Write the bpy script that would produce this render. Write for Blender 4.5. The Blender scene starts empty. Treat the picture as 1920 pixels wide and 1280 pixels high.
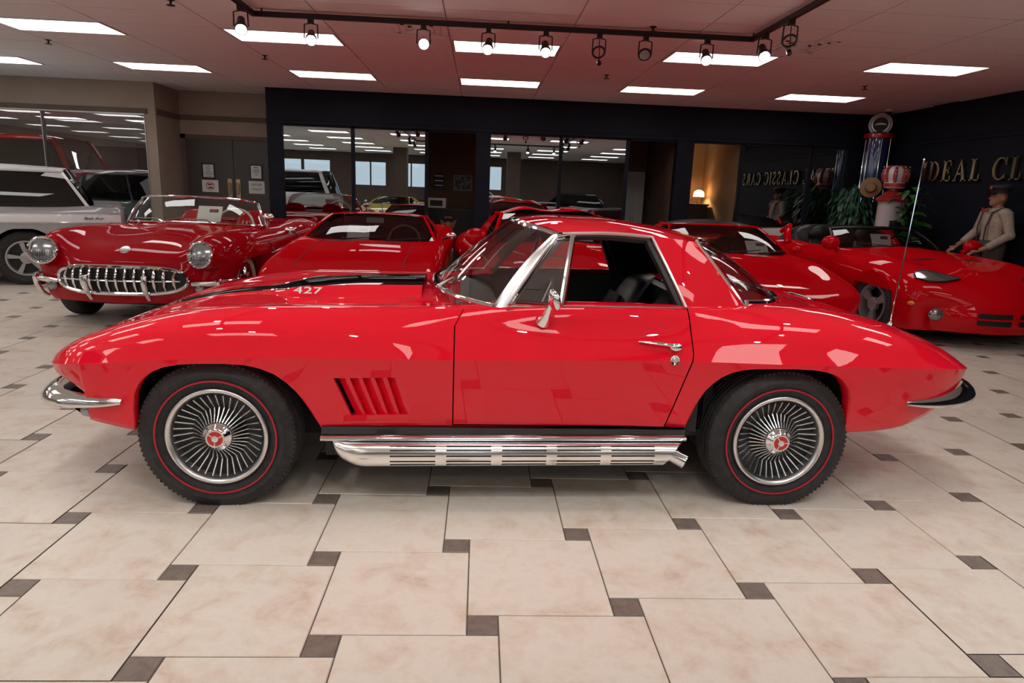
import bpy, bmesh, math, random
import numpy as np
from mathutils import Vector, Matrix

random.seed(7)
SCN = bpy.context.scene
COL = SCN.collection

# ------------------------------------------------------------------ camera
CAM_H = 1.3863
YAW, PITCH, ROLL = 0.0541, 0.2209, -0.0387
def make_camera():
    cy, sy, cp, sp = math.cos(YAW), math.sin(YAW), math.cos(PITCH), math.sin(PITCH)
    fwd = Vector((sy*cp, cy*cp, -sp)); right = Vector((cy, -sy, 0)); down = fwd.cross(right)
    cr, sr = math.cos(ROLL), math.sin(ROLL)
    r2 = right*cr + down*sr; d2 = down*cr - right*sr
    cam = bpy.data.cameras.new('camera'); cam.sensor_width = 36; cam.lens = 1247.4/1920*36
    cam.clip_start = .05; cam.clip_end = 200
    o = bpy.data.objects.new('camera', cam); COL.objects.link(o)
    m = Matrix.Identity(4)
    for i in range(3):
        m[i][0] = r2[i]; m[i][1] = -d2[i]; m[i][2] = -fwd[i]
    m[2][3] = CAM_H
    o.matrix_world = m
    SCN.camera = o
make_camera()
def in_frame(p, m=0):
    """does the camera's frame hold this point (m: margin in pixels)"""
    q = SCN.camera.matrix_world.inverted() @ Vector(p)
    if q.z > -.05: return False
    return -m < 960-1247.4*q.x/q.z < 1920+m and -m < 640+1247.4*q.y/q.z < 1280+m

# ------------------------------------------------------------------ world, exposure
W = bpy.data.worlds.new('world'); SCN.world = W; W.use_nodes = True
W.node_tree.nodes['Background'].inputs[0].default_value = (.90, .96, 1, 1)
W.node_tree.nodes['Background'].inputs[1].default_value = 1.5
SCN.view_settings.view_transform = 'Standard'; SCN.view_settings.look = 'None'
SCN.view_settings.exposure = 0.12; SCN.view_settings.gamma = 1.0
SCN.view_settings.use_curve_mapping = False
PANEL_W = 4.9       # radiance of the ceiling light panels
SPOT_W = 17.0       # power of a lit track lamp

# ------------------------------------------------------------------ materials
def mat(name, col=(.5,.5,.5), rough=.5, metal=0, coat=0, coat_rough=.03, emit=None, estr=0, trans=0, ior=1.5, spec=.5, alpha=1):
    m = bpy.data.materials.new(name); m.use_nodes = True
    b = m.node_tree.nodes['Principled BSDF']
    b.inputs['Base Color'].default_value = (*col, 1); b.inputs['Roughness'].default_value = rough
    b.inputs['Metallic'].default_value = metal; b.inputs['Coat Weight'].default_value = coat
    b.inputs['Coat Roughness'].default_value = coat_rough; b.inputs['IOR'].default_value = ior
    b.inputs['Transmission Weight'].default_value = trans; b.inputs['Specular IOR Level'].default_value = spec
    if emit:
        b.inputs['Emission Color'].default_value = (*emit, 1); b.inputs['Emission Strength'].default_value = estr
    return m
def nodes(m): return m.node_tree.nodes, m.node_tree.links, m.node_tree.nodes['Principled BSDF']
def noise_col(m, c1, c2, scale=5, detail=4, lo=.35, hi=.65, coord='Object', bump=0, bscale=None):
    n, l, b = nodes(m)
    tc = n.new('ShaderNodeTexCoord'); nz = n.new('ShaderNodeTexNoise'); r = n.new('ShaderNodeValToRGB')
    nz.inputs['Scale'].default_value = scale; nz.inputs['Detail'].default_value = detail
    l.new(tc.outputs[coord], nz.inputs['Vector']); l.new(nz.outputs['Fac'], r.inputs[0])
    r.color_ramp.elements[0].position = lo; r.color_ramp.elements[1].position = hi
    r.color_ramp.elements[0].color = (*c1, 1); r.color_ramp.elements[1].color = (*c2, 1)
    l.new(r.outputs[0], b.inputs['Base Color'])
    if bump:
        n2 = n.new('ShaderNodeTexNoise'); n2.inputs['Scale'].default_value = bscale or scale*6; n2.inputs['Detail'].default_value = 3
        l.new(tc.outputs[coord], n2.inputs['Vector'])
        bp = n.new('ShaderNodeBump'); bp.inputs['Strength'].default_value = bump; bp.inputs['Distance'].default_value = .01
        l.new(n2.outputs['Fac'], bp.inputs['Height']); l.new(bp.outputs[0], b.inputs['Normal'])
    return m
def thin_glass(name, tint=(.9,.95,.93), refl=.08, rough=0.0):
    """a pane: fixed share of mirror reflection over tinted see-through"""
    m = bpy.data.materials.new(name); m.use_nodes = True
    n, l = m.node_tree.nodes, m.node_tree.links
    n.remove(n['Principled BSDF']); out = n['Material Output']
    t = n.new('ShaderNodeBsdfTransparent'); t.inputs[0].default_value = (*tint, 1)
    g = n.new('ShaderNodeBsdfGlossy'); g.inputs['Roughness'].default_value = rough; g.inputs[0].default_value = (.95,.97,1,1)
    fr = n.new('ShaderNodeLayerWeight'); fr.inputs[0].default_value = .25
    mp = n.new('ShaderNodeMapRange'); mp.inputs['To Min'].default_value = refl; mp.inputs['To Max'].default_value = min(1, refl+.5)
    l.new(fr.outputs['Fresnel'], mp.inputs['Value'])
    mx = n.new('ShaderNodeMixShader')
    l.new(mp.outputs[0], mx.inputs[0]); l.new(t.outputs[0], mx.inputs[1]); l.new(g.outputs[0], mx.inputs[2])
    l.new(mx.outputs[0], out.inputs[0])
    return m

def paint(name, col, rough=.3):
    return mat(name, col, rough, 0, coat=1, coat_rough=.012, spec=.0)
M = {}
M['red'] = paint('rally_red_paint', (.80, .007, .026), .4)
M['red_dark'] = paint('deep_red_paint', (.40, .003, .010), .35); M['red_dark'].node_tree.nodes['Principled BSDF'].inputs['Coat Weight'].default_value = .6
M['red_rosso'] = paint('rosso_red_paint', (.62, .002, .008), .35); M['red_rosso'].node_tree.nodes['Principled BSDF'].inputs['Coat Weight'].default_value = .5
M['stinger'] = mat('black_stinger_paint', (.004,.004,.005), .5, coat=.45, coat_rough=.008, spec=0)
M['silver_car'] = mat('silver_car_paint', (.36,.37,.40), .35, .35, coat=1)
M['white_car'] = paint('white_car_paint', (.80,.82,.84))
M['mint'] = paint('mint_car_paint', (.55,.68,.62))
M['yellow'] = paint('yellow_car_paint', (.72,.62,.12))
M['navy_car'] = paint('dark_car_paint', (.012,.014,.022))
M['chrome'] = mat('chrome', (.82,.83,.85), .06, 1)
M['brushed'] = mat('brushed_aluminium', (.74,.74,.75), .28, 1)
M['fin'] = mat('satin_alloy', (.70,.71,.72), .30, 1)
M['side_pipe'] = mat('polished_side_pipe', (.90,.90,.90), .18, 1)
M['rubber'] = noise_col(mat('tyre_rubber_and_gap_shade', (.02,.02,.02), .62), (.012,.012,.013), (.026,.026,.028), 30, bump=.15, bscale=90)
M['black'] = mat('satin_black', (.008,.008,.009), .45)
M['void'] = mat('black_underbody_and_gap_shade', (.018,.018,.018), .8)  # underbody black, also the shade put behind shut gaps and louvres
M['gloss_black'] = mat('gloss_black', (.006,.006,.008), .12, coat=.5)
M['leather'] = noise_col(mat('black_leather', (.012,.012,.013), .38), (.008,.008,.009), (.018,.018,.02), 60, bump=.25, bscale=220)
M['tan_leather'] = mat('tan_leather', (.22,.11,.05), .5)
M['redline'] = mat('tyre_red_line', (.45,.012,.03), .5)
M['whitewall'] = mat('white_wall', (.72,.68,.60), .5)
M['wheel_black'] = mat('wheel_black', (.006,.006,.007), .4)
M['cap_red'] = mat('hub_cap_red', (.55,.03,.03), .3)
M['glass'] = thin_glass('car_glass', (.80,.88,.84), .10)
M['glass_tint'] = thin_glass('tinted_car_glass', (.52,.54,.54), .06)
M['glass_dark'] = thin_glass('dark_car_glass', (.03,.03,.035), .05)
M['glass_vent'] = thin_glass('vent_glass', (.72,.76,.78), .22)
M['lens'] = mat('lamp_lens', (.34,.35,.37), .14, .75, coat=.6)
M['amber'] = mat('amber_lens', (.85,.28,.01), .2, coat=1)
M['card'] = mat('white_card', (.82,.81,.80), .6)
M['print_dark'] = mat('dark_print', (.06,.03,.05), .6)
M['print_red'] = mat('red_print', (.45,.03,.03), .6)
M['grey_alloy'] = mat('grey_alloy', (.40,.40,.41), .38, .6)
M['wood'] = mat('wood_rim', (.22,.10,.04), .4)
M['cream_plastic'] = mat('cream_plastic', (.75,.72,.64), .3, coat=.5)

# ------------------------------------------------------------------ mesh tools
class MB:
    def __init__(s): s.v = []; s.f = []; s.sharp = []
    def grid(s, P, cu=False, cv=False):
        P = np.asarray(P, float); a, b = P.shape[:2]; o = len(s.v)
        s.v += [tuple(p) for p in P.reshape(-1, 3)]
        for i in range(a if cu else a-1):
            for j in range(b if cv else b-1):
                i2, j2 = (i+1) % a, (j+1) % b
                s.f.append((o+i*b+j, o+i*b+j2, o+i2*b+j2, o+i2*b+j))
        return s
    def poly(s, pts):
        o = len(s.v); s.v += [tuple(p) for p in pts]; s.f.append(tuple(range(o, o+len(pts)))); return s
    def box(s, c, d, rz=0, M3=None):
        o = len(s.v); R3 = M3 or Matrix.Rotation(rz, 3, 'Z')
        for x in (-1, 1):
            for y in (-1, 1):
                for z in (-1, 1):
                    p = R3 @ Vector((x*d[0]/2, y*d[1]/2, z*d[2]/2)); s.v.append((c[0]+p.x, c[1]+p.y, c[2]+p.z))
        for f in ((0,1,3,2),(4,6,7,5),(0,4,5,1),(2,3,7,6),(0,2,6,4),(1,5,7,3)): s.f.append(tuple(o+k for k in f))
        return s
    def span(s, a, b):
        return s.box([(a[i]+b[i])/2 for i in range(3)], [abs(b[i]-a[i]) for i in range(3)])
    def tube(s, path, r, n=8, closed=False, caps=True, flat=None):
        """r: radius or list; flat=(sx,sz) squashes the ring about the path frame"""
        P = [Vector(p) for p in path]; m = len(P); rs = r if hasattr(r, '__len__') else [r]*m
        rings = []; up = None
        for i in range(m):
            if closed: t = P[(i+1) % m]-P[i-1]
            else: t = P[min(i+1, m-1)]-P[max(i-1, 0)]
            t.normalize()
            if up is None:
                up = Vector((0,0,1)) if abs(t.z) < .9 else Vector((1,0,0))
            sd = t.cross(up)
            if sd.length < 1e-5: sd = t.cross(Vector((1,0,0)))
            sd.normalize(); up = sd.cross(t); up.normalize()
            fx, fz = flat or (1, 1)
            rings.append([P[i]+(sd*math.cos(a)*fx+up*math.sin(a)*fz)*rs[i] for a in [2*math.pi*k/n for k in range(n)]])
        o = len(s.v)
        s.grid([[tuple(q) for q in rg] for rg in rings], cu=closed, cv=True)
        if caps and not closed:
            s.f.append(tuple(o+k for k in range(n))[::-1]); s.f.append(tuple(o+(m-1)*n+k for k in range(n)))
        return s
    def lathe(s, prof, n=32, c=(0,0,0), axis='y', a0=0, a1=2*math.pi):
        """prof: (radius, along) pairs"""
        full = abs(a1-a0-2*math.pi) < 1e-6; k = n if full else n+1
        G = []
        for i in range(k):
            a = a0+(a1-a0)*i/n; ca, sa = math.cos(a), math.sin(a); row = []
            for r, h in prof:
                if axis == 'y': row.append((c[0]+r*ca, c[1]+h, c[2]+r*sa))
                elif axis == 'z': row.append((c[0]+r*ca, c[1]+r*sa, c[2]+h))
                else: row.append((c[0]+h, c[1]+r*ca, c[2]+r*sa))
            G.append(row)
        return s.grid(G, cu=full)
    def prism(s, poly, off):
        """poly: 3d points, extruded by vector off"""
        o = len(s.v); n = len(poly)
        s.v += [tuple(p) for p in poly]+[tuple(np.add(p, off)) for p in poly]
        s.f.append(tuple(range(o, o+n))); s.f.append(tuple(range(o+2*n-1, o+n-1, -1)))
        for i in range(n): s.f.append((o+i, o+(i+1) % n, o+n+(i+1) % n, o+n+i))
        return s
    def ell(s, c, r, n=12, m=8, M3=None):
        G = []
        for i in range(m+1):
            t = math.pi*i/m-math.pi/2
            row = []
            for k in range(n):
                a = 2*math.pi*k/n
                p = Vector((r[0]*math.cos(t)*math.cos(a), r[1]*math.cos(t)*math.sin(a), r[2]*math.sin(t)))
                if M3: p = M3 @ p
                row.append((c[0]+p.x, c[1]+p.y, c[2]+p.z))
            G.append(row)
        return s.grid(G, cv=True)
    def mesh(s, name, m, smooth=True, angle=40, weld=1e-5):
        me = bpy.data.meshes.new(name); me.from_pydata(s.v, [], s.f)
        bm = bmesh.new(); bm.from_mesh(me)
        if weld: bmesh.ops.remove_doubles(bm, verts=bm.verts, dist=weld)
        bmesh.ops.dissolve_degenerate(bm, edges=bm.edges, dist=1e-6)
        bmesh.ops.recalc_face_normals(bm, faces=bm.faces)
        bm.to_mesh(me); bm.free()
        for mm in (m if isinstance(m, (list, tuple)) else [m]): me.materials.append(M[mm] if isinstance(mm, str) else mm)
        if smooth:
            me.polygons.foreach_set('use_smooth', [True]*len(me.polygons)); me.set_sharp_from_angle(angle=math.radians(angle))
        return me
    def build(s, name, m, parent=None, smooth=True, angle=40, loc=None, rot=None, weld=1e-5):
        o = bpy.data.objects.new(name, s.mesh(name, m, smooth, angle, weld)); COL.objects.link(o)
        if parent: o.parent = parent
        if loc is not None: o.location = loc
        if rot is not None: o.rotation_euler = rot
        return o
def tag(o, label=None, cat=None, group=None, kind=None):
    if label: o['label'] = label
    if cat: o['category'] = cat
    if group: o['group'] = group
    if kind: o['kind'] = kind
    return o
def thing(name, label, cat, loc=(0,0,0), rz=0, group=None):
    o = bpy.data.objects.new(name, None); COL.objects.link(o); o.location = loc; o.rotation_euler = (0,0,rz); o.empty_display_size = .2
    return tag(o, label, cat, group)
def struct(name, mb, m, label=None, parent=None, **k):
    o = mb.build(name, m, parent, **k)
    if parent is None: tag(o, label, None, None, 'structure')
    return o
def place(o, parent, loc=None, rot=None, name=None):
    """a copy of o that shares its mesh, under parent"""
    c = o.copy(); COL.objects.link(c); c.parent = parent
    if loc is not None: c.location = loc
    if rot is not None: c.rotation_euler = rot
    return c
def copy_tree(o, parent=None):
    c = o.copy(); COL.objects.link(c); c.parent = parent
    for ch in list(o.children): copy_tree(ch, c)
    return c
def recolor(o, frm, to):
    for ob in [o]+list(o.children_recursive):
        if ob.type == 'MESH' and any(s and s.name == M[frm].name for s in ob.data.materials):
            ob.data = ob.data.copy()
            for i, s in enumerate(ob.data.materials):
                if s and s.name == M[frm].name: ob.data.materials[i] = M[to]

def pch(pts):
    xs = np.array([p[0] for p in pts], float); ys = np.array([p[1] for p in pts], float)
    h = np.diff(xs); d = np.diff(ys)/h; m = np.zeros(len(xs))
    m[0], m[-1] = d[0], d[-1]
    for i in range(1, len(xs)-1):
        if d[i-1]*d[i] > 0:
            w1, w2 = 2*h[i]+h[i-1], h[i]+2*h[i-1]; m[i] = (w1+w2)/(w1/d[i-1]+w2/d[i])
    def F(x):
        x = np.clip(x, xs[0], xs[-1]); i = np.clip(np.searchsorted(xs, x)-1, 0, len(xs)-2)
        t = (x-xs[i])/h[i]
        return ((1+2*t)*(1-t)**2*ys[i]+t*(1-t)**2*h[i]*m[i]+t*t*(3-2*t)*ys[i+1]+t*t*(t-1)*h[i]*m[i+1])
    return F
def smoothf(pts, sig=.06):
    F = pch(pts); a, b = pts[0][0], pts[-1][0]; g = np.arange(a-.5, b+.5, .005)
    y = F(g)
    # extend linearly beyond the ends so that smoothing keeps the end values
    sa = (F(a+.01)-F(a))/.01; sb = (F(b)-F(b-.01))/.01
    y = np.where(g < a, F(a)+sa*(g-a), np.where(g > b, F(b)+sb*(g-b), y))
    if sig > 0:
        k = np.arange(-int(4*sig/.005), int(4*sig/.005)+1)*.005; w = np.exp(-k*k/2/sig/sig); w /= w.sum()
        y = np.convolve(np.pad(y, len(k)//2, mode='edge'), w, 'valid')
    return lambda x: float(np.interp(x, g, y))
def catmull(C, n, sym_end=True):
    """smooth curve through 2d control points; the last point lies on the centreline"""
    C = [np.array(c, float) for c in C]
    first = 2*C[0]-C[1]; last = np.array([-C[-2][0], C[-2][1]]) if sym_end else 2*C[-1]-C[-2]
    Q = [first]+C+[last]; segs = len(C)-1
    L = [np.linalg.norm(C[i+1]-C[i])+1e-6 for i in range(segs)]; tot = sum(L); out = []
    for q in range(n+1):
        s = tot*q/n; i = 0
        while i < segs-1 and s > L[i]: s -= L[i]; i += 1
        t = min(1, s/L[i]); p0, p1, p2, p3 = Q[i:i+4]
        k = []
        for a, b in ((p0,p1),(p1,p2),(p2,p3)): k.append(max(1e-4, np.linalg.norm(b-a)**.5))
        t0, t1, t2, t3 = 0, k[0], k[0]+k[1], sum(k); tt = t1+(t2-t1)*t
        A1 = (t1-tt)/(t1-t0)*p0+(tt-t0)/(t1-t0)*p1; A2 = (t2-tt)/(t2-t1)*p1+(tt-t1)/(t2-t1)*p2; A3 = (t3-tt)/(t3-t2)*p2+(tt-t2)/(t3-t2)*p3
        B1 = (t2-tt)/(t2-t0)*A1+(tt-t0)/(t2-t0)*A2; B2 = (t3-tt)/(t3-t1)*A2+(tt-t1)/(t3-t1)*A3
        out.append((t2-tt)/(t2-t1)*B1+(tt-t1)/(t2-t1)*B2)
    return out
def interp_path(pts, n):
    """n+1 points evenly along a Catmull-Rom curve through 3d points"""
    P = [np.array(p, float) for p in pts]; Q = [2*P[0]-P[1]]+P+[2*P[-1]-P[-2]]; fine = []
    for i in range(len(P)-1):
        for t in np.linspace(0, 1, 16, endpoint=False):
            a, b, c, d = Q[i:i+4]
            fine.append(.5*((2*b)+(-a+c)*t+(2*a-5*b+4*c-d)*t*t+(-a+3*b-3*c+d)*t**3))
    fine.append(P[-1]); fine = np.array(fine)
    L = np.concatenate([[0], np.cumsum(np.linalg.norm(np.diff(fine, axis=0), axis=1))])
    return [np.array([np.interp(s, L, fine[:, k]) for k in range(3)]) for s in np.linspace(0, L[-1], n+1)]
def mirror_y(p): return np.array([p[0], -p[1], p[2]])

class Body:
    """half-section loft along x, mirrored in y.  T: dict of feature tables [(x, value)...]"""
    def __init__(s, T, arches, x0, x1, dx=.035, nside=9, ntop=26, bow0=(0,.4), bow1=(0,.4), sig=.05, undercut=.8, extra=(), dense=0.0):
        s.T = T; s.sig = sig; s.x0, s.x1 = x0, x1; s.bow0, s.bow1 = bow0, bow1; s.und = undercut
        s.F = {k: smoothf(v, 0 if k == 'zl' else (.02 if k in ('wl',) else sig)) for k, v in T.items()}
        s.arches = arches
        xs = set(np.round(np.linspace(x0, x1, int((x1-x0)/dx)+1), 4))
        for e in (.004, .012, .025, .045, .07): xs.add(round(x0+e, 4)); xs.add(round(x1-e, 4))
        for A in arches:
            a, b = A[0][0], A[-1][0]
            xs = {x for x in xs if not (a-.008 < x < a+.03 or b-.03 < x < b+.008)}
            xs |= {round(p[0], 4) for p in A}; xs.add(round(a-.006, 4)); xs.add(round(b+.006, 4))
        xs |= set(extra)
        s.xs = sorted(xs); s.nside, s.ntop = nside, ntop
        s.rows = [k[1:] for k in T if k[0] == 'w' and k not in ('wl', 'wc')]
    def zlow(s, x):
        for A in s.arches:
            if A[0][0] <= x <= A[-1][0]: return float(np.interp(x, [p[0] for p in A], [p[1] for p in A]))
        return s.F['zl'](x)
    def bow(s, x, y, w):
        k = (y/max(w, .01))**2; b = 0
        if s.bow0[0]: b += s.bow0[0]*max(0, 1-(x-s.x0)/s.bow0[1])**2*k
        if s.bow1[0]: b -= s.bow1[0]*max(0, 1-(s.x1-x)/s.bow1[1])**2*k
        return x+b
    def section(s, x):
        F = s.F; wl, zl, wc, zc = F['wl'](x), s.zlow(x), F['wc'](x), F['zc'](x)
        zl0 = F['zl'](x); pts = []
        pts.append((wl-.05 if zl > zl0-1e9 else wl, zl+.002))
        for i in range(s.nside+1):
            t = i/s.nside; z = zl+(zc-zl)*t
            tt = min(1, max(0, (z-zl0)/max(1e-4, zc-zl0)))
            pts.append((wl+(wc-wl)*tt**s.und, z))
        C = [(wc, zc)]+[(F['w'+r](x) if r != 'C' else 0, F['z'+r](x)) for r in s.rows]+([(0, F['zC'](x))] if 'zC' in F else [])
        top = catmull(C, s.ntop)
        pts += [tuple(p) for p in top[1:]]
        return pts
    def side_w(s, x, z):
        """half width of the outside at x, height z (below or above the crease)"""
        P = s.section(x)[1:]
        zs = [p[1] for p in P]; k = int(np.argmax(zs[:s.nside+1+s.ntop//2]))
        return float(np.interp(z, zs[:k+1], [p[0] for p in P[:k+1]]))
    def top_z(s, x, y):
        P = s.section(x)[1+s.nside:]
        return float(np.interp(abs(y), [p[0] for p in P][::-1], [p[1] for p in P][::-1]))
    def bmesh(s, hole=None, panels=()):
        S = [s.section(x) for x in s.xs]; n = len(S[0]); bm = bmesh.new(); V = {}
        for i, x in enumerate(s.xs):
            w = s.F['wc'](x)
            for j, (y, z) in enumerate(S[i]):
                for sg in (-1, 1):
                    if j == n-1 and sg == 1: V[i, j, 1] = V[i, j, -1]; continue
                    V[i, j, sg] = bm.verts.new((s.bow(x, y, w), sg*y, z))
        cr = s.nside+1
        for i in range(len(s.xs)-1):
            for j in range(n-1):
                for sg in (-1, 1):
                    q = [V[i, j, sg], V[i+1, j, sg], V[i+1, j+1, sg], V[i, j+1, sg]]
                    c = sum((v.co for v in q), Vector())/4
                    if hole and hole(c): continue
                    try: bm.faces.new(q if sg < 0 else q[::-1])
                    except ValueError: pass
        bm.verts.ensure_lookup_table(); bm.edges.index_update()
        s.crease = []
        for i in range(len(s.xs)-1):
            for sg in (-1, 1):
                e = bm.edges.get((V[i, cr, sg], V[i+1, cr, sg]))
                if e: e.smooth = False
        s.ends = {}
        for nm, i in (('front', 0), ('rear', len(s.xs)-1)):
            s.ends[nm] = [np.array(V[i, j, -1].co) for j in range(n)]
        bm.verts.index_update()
        return bm
def bm_object(bm, name, m, parent, angle=None):
    bmesh.ops.remove_doubles(bm, verts=bm.verts, dist=1e-5)
    loose = [v for v in bm.verts if not v.link_faces]
    bmesh.ops.delete(bm, geom=loose, context='VERTS')
    for f in bm.faces: f.smooth = True
    bmesh.ops.recalc_face_normals(bm, faces=bm.faces)
    me = bpy.data.meshes.new(name); bm.to_mesh(me); bm.free(); me.materials.append(M[m])
    if angle: me.set_sharp_from_angle(angle=math.radians(angle))
    o = bpy.data.objects.new(name, me); COL.objects.link(o); o.parent = parent
    return o
def cap_end(body, which, m, parent, name, zlow, bulge=.03, nt=8, dirx=-1, into=None):
    """close a blunt end: a fascia between the end section and a lower line"""
    E = body.ends[which]; cr = body.nside+1; half = []; nt = body.nside
    S = E[1:cr+1]; wcr, xcr, z0, zcr = abs(S[-1][1]), S[-1][0], S[0][2], S[-1][2]
    for p in E[cr:]:
        q = abs(p[1])/wcr; zb = zlow+(z0-zlow)*q**4; col_ = []
        for k in range(nt+1):
            t = (S[k][2]-z0)/max(1e-5, zcr-z0)
            col_.append((p[0]+(S[k][0]-xcr)*q*q+dirx*bulge*math.sin(math.pi*t)*(1-q**4), math.copysign(q*abs(S[k][1]), p[1]), zb+(p[2]-zb)*t))
        half.append(col_)
    G = half+[[(q[0], -q[1], q[2]) for q in c] for c in half[::-1][1:]]
    if into is None: return MB().grid(G).build(name, m, parent, angle=60)
    V = [[into.verts.new(q) for q in c] for c in G]
    for i in range(len(V)-1):
        for j in range(nt):
            try: into.faces.new((V[i][j], V[i+1][j], V[i+1][j+1], V[i][j+1]))
            except ValueError: pass
def patch(bottom, top, nv=10, bulge=0, normal=None):
    B, T_ = np.array(bottom), np.array(top); G = []
    for k in range(nv+1):
        t = k/nv; row = B+(T_-B)*t
        if bulge: row = row+np.array(normal)*bulge*math.sin(math.pi*t)
        G.append(row)
    return np.array(G)
def sym(curve):
    """curve given from the -y end to the centreline, mirrored to a full curve"""
    c = [np.array(p, float) for p in curve]
    return c+[mirror_y(p) for p in c[::-1][1:]]
def text_obj(name, s, size, ext, m, parent, loc, rot, align='CENTER', bevel=0, sx=1, font_w=None):
    c = bpy.data.curves.new(name, 'FONT'); c.body = s; c.size = size; c.extrude = ext; c.align_x = align; c.align_y = 'CENTER'; c.bevel_depth = bevel
    t = bpy.data.objects.new(name+'_t', c); COL.objects.link(t)
    me = bpy.data.meshes.new_from_object(t.evaluated_get(bpy.context.evaluated_depsgraph_get()))
    bpy.data.objects.remove(t); bpy.data.curves.remove(c)
    me.materials.clear(); me.materials.append(M[m]); me.name = name
    o = bpy.data.objects.new(name, me); COL.objects.link(o); o.parent = parent; o.location = loc; o.rotation_euler = rot; o.scale = (sx, 1, 1)
    return o
# ------------------------------------------------------------------ the room
ZC, YB, XR, XL, YF = 2.8255, 11.10, 6.55, -15.0, -8.5
M['tile'] = mat('travertine_tile', (.7,.6,.5), .32, spec=.45)
def tile_material(m, ramp, scale, rough):
    n, l, b = nodes(m)
    g = n.new('ShaderNodeNewGeometry'); tc = n.new('ShaderNodeTexCoord')
    off = n.new('ShaderNodeVectorMath'); off.operation = 'MULTIPLY_ADD'
    l.new(g.outputs['Random Per Island'], off.inputs[0]); off.inputs[1].default_value = (37, 53, 11); l.new(g.outputs['Position'], off.inputs[2])
    a = n.new('ShaderNodeTexNoise'); a.inputs['Scale'].default_value = scale; a.inputs['Detail'].default_value = 9; a.inputs['Roughness'].default_value = .68; a.inputs['Distortion'].default_value = .25
    l.new(off.outputs[0], a.inputs['Vector'])
    r = n.new('ShaderNodeValToRGB'); l.new(a.outputs['Fac'], r.inputs[0])
    while len(r.color_ramp.elements) < len(ramp): r.color_ramp.elements.new(.5)
    for e, (p, c) in zip(r.color_ramp.elements, ramp): e.position = p; e.color = (*c, 1)
    hs = n.new('ShaderNodeHueSaturation'); mr = n.new('ShaderNodeMapRange'); mr.inputs['To Min'].default_value = .90; mr.inputs['To Max'].default_value = 1.06
    l.new(g.outputs['Random Per Island'], mr.inputs['Value']); l.new(mr.outputs[0], hs.inputs['Value'])
    l.new(r.outputs[0], hs.inputs['Color']); l.new(hs.outputs[0], b.inputs['Base Color'])
    b.inputs['Roughness'].default_value = rough
    bp = n.new('ShaderNodeBump'); bp.inputs['Strength'].default_value = .06; bp.inputs['Distance'].default_value = .004
    l.new(a.outputs['Fac'], bp.inputs['Height']); l.new(bp.outputs[0], b.inputs['Normal'])
    return hs, r, g, n, l
tile_material(M['tile'], [(.30,(.64,.51,.41)),(.42,(.74,.65,.56)),(.55,(.80,.745,.67)),(.72,(.73,.67,.60))], 6.5, .33)
M['tile_small'] = mat('accent_tile', (.15,.12,.1), .35)
hs, r, g, n, l = tile_material(M['tile_small'], [(.3,(.15,.14,.135)),(.7,(.27,.25,.235))], 22, .36)
mixc = n.new('ShaderNodeMix'); mixc.data_type = 'RGBA'
mth = n.new('ShaderNodeMath'); mth.operation = 'PINGPONG'; mth.inputs[1].default_value = .25
l.new(g.outputs['Random Per Island'], mth.inputs[0])
mm2 = n.new('ShaderNodeMath'); mm2.operation = 'MULTIPLY'; mm2.inputs[1].default_value = 4; l.new(mth.outputs[0], mm2.inputs[0])
l.new(mm2.outputs[0], mixc.inputs[0]); l.new(r.outputs[0], mixc.inputs[6])
r2 = n.new('ShaderNodeMix'); r2.data_type = 'RGBA'; r2.blend_type = 'MULTIPLY'; r2.inputs[0].default_value = 1; r2.inputs[7].default_value = (.95,.62,.42,1)
l.new(r.outputs[0], r2.inputs[6]); l.new(r2.outputs[2], mixc.inputs[7]); l.new(mixc.outputs[2], hs.inputs['Color'])
M['grout'] = noise_col(mat('grout', (.1,.08,.07), .8), (.09,.075,.06), (.14,.12,.10), 20)
M['ceiling'] = noise_col(mat('ceiling_panel', (.5,.45,.43), .9), (.72,.73,.74), (.78,.79,.80), 60, bump=.3, bscale=160)
M['grid'] = mat('ceiling_grid', (.52,.52,.52), .8)
M['beige'] = noise_col(mat('beige_wall', (.26,.2,.16), .8), (.32,.26,.215), (.35,.285,.235), 3, bump=.12, bscale=300)
M['brown'] = noise_col(mat('brown_wall', (.13,.095,.08), .8), (.120,.086,.074), (.135,.098,.084), 3, bump=.12, bscale=300)
M['navy'] = noise_col(mat('navy_black_wall', (.012,.014,.02), .6, spec=.18), (.0055,.0075,.015), (.0085,.011,.021), 4, bump=.15, bscale=250)
M['door_paint'] = mat('dark_taupe_door', (.060,.053,.048), .45)
M['tan'] = noise_col(mat('tan_wall', (.3,.2,.13), .8), (.27,.18,.12), (.31,.21,.14), 3, bump=.1, bscale=200)
M['white_trim'] = mat('white_trim', (.7,.7,.68), .5)
M['mirror'] = mat('wall_mirror', (.50,.51,.52), .01, 1)
M['pane'] = thin_glass('shop_window_glass', (.35,.37,.38), .42)
M['alu'] = mat('window_aluminium', (.45,.45,.46), .3, .9)
M['gold'] = mat('brass_letter', (.62,.48,.30), .22, 1)
M['led'] = mat('light_panel_diffuser', (.9,.9,.9), .6, emit=(1,.955,.90), estr=PANEL_W)
M['bulb'] = mat('lit_lamp_face', (.9,.9,.9), .6, emit=(1,.97,.93), estr=28)
M['wood_dark'] = mat('dark_wood', (.03,.018,.012), .4)
M['paper'] = mat('paper', (.72,.72,.70), .7)
M['cardboard'] = mat('cardboard', (.28,.17,.09), .8)

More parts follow.
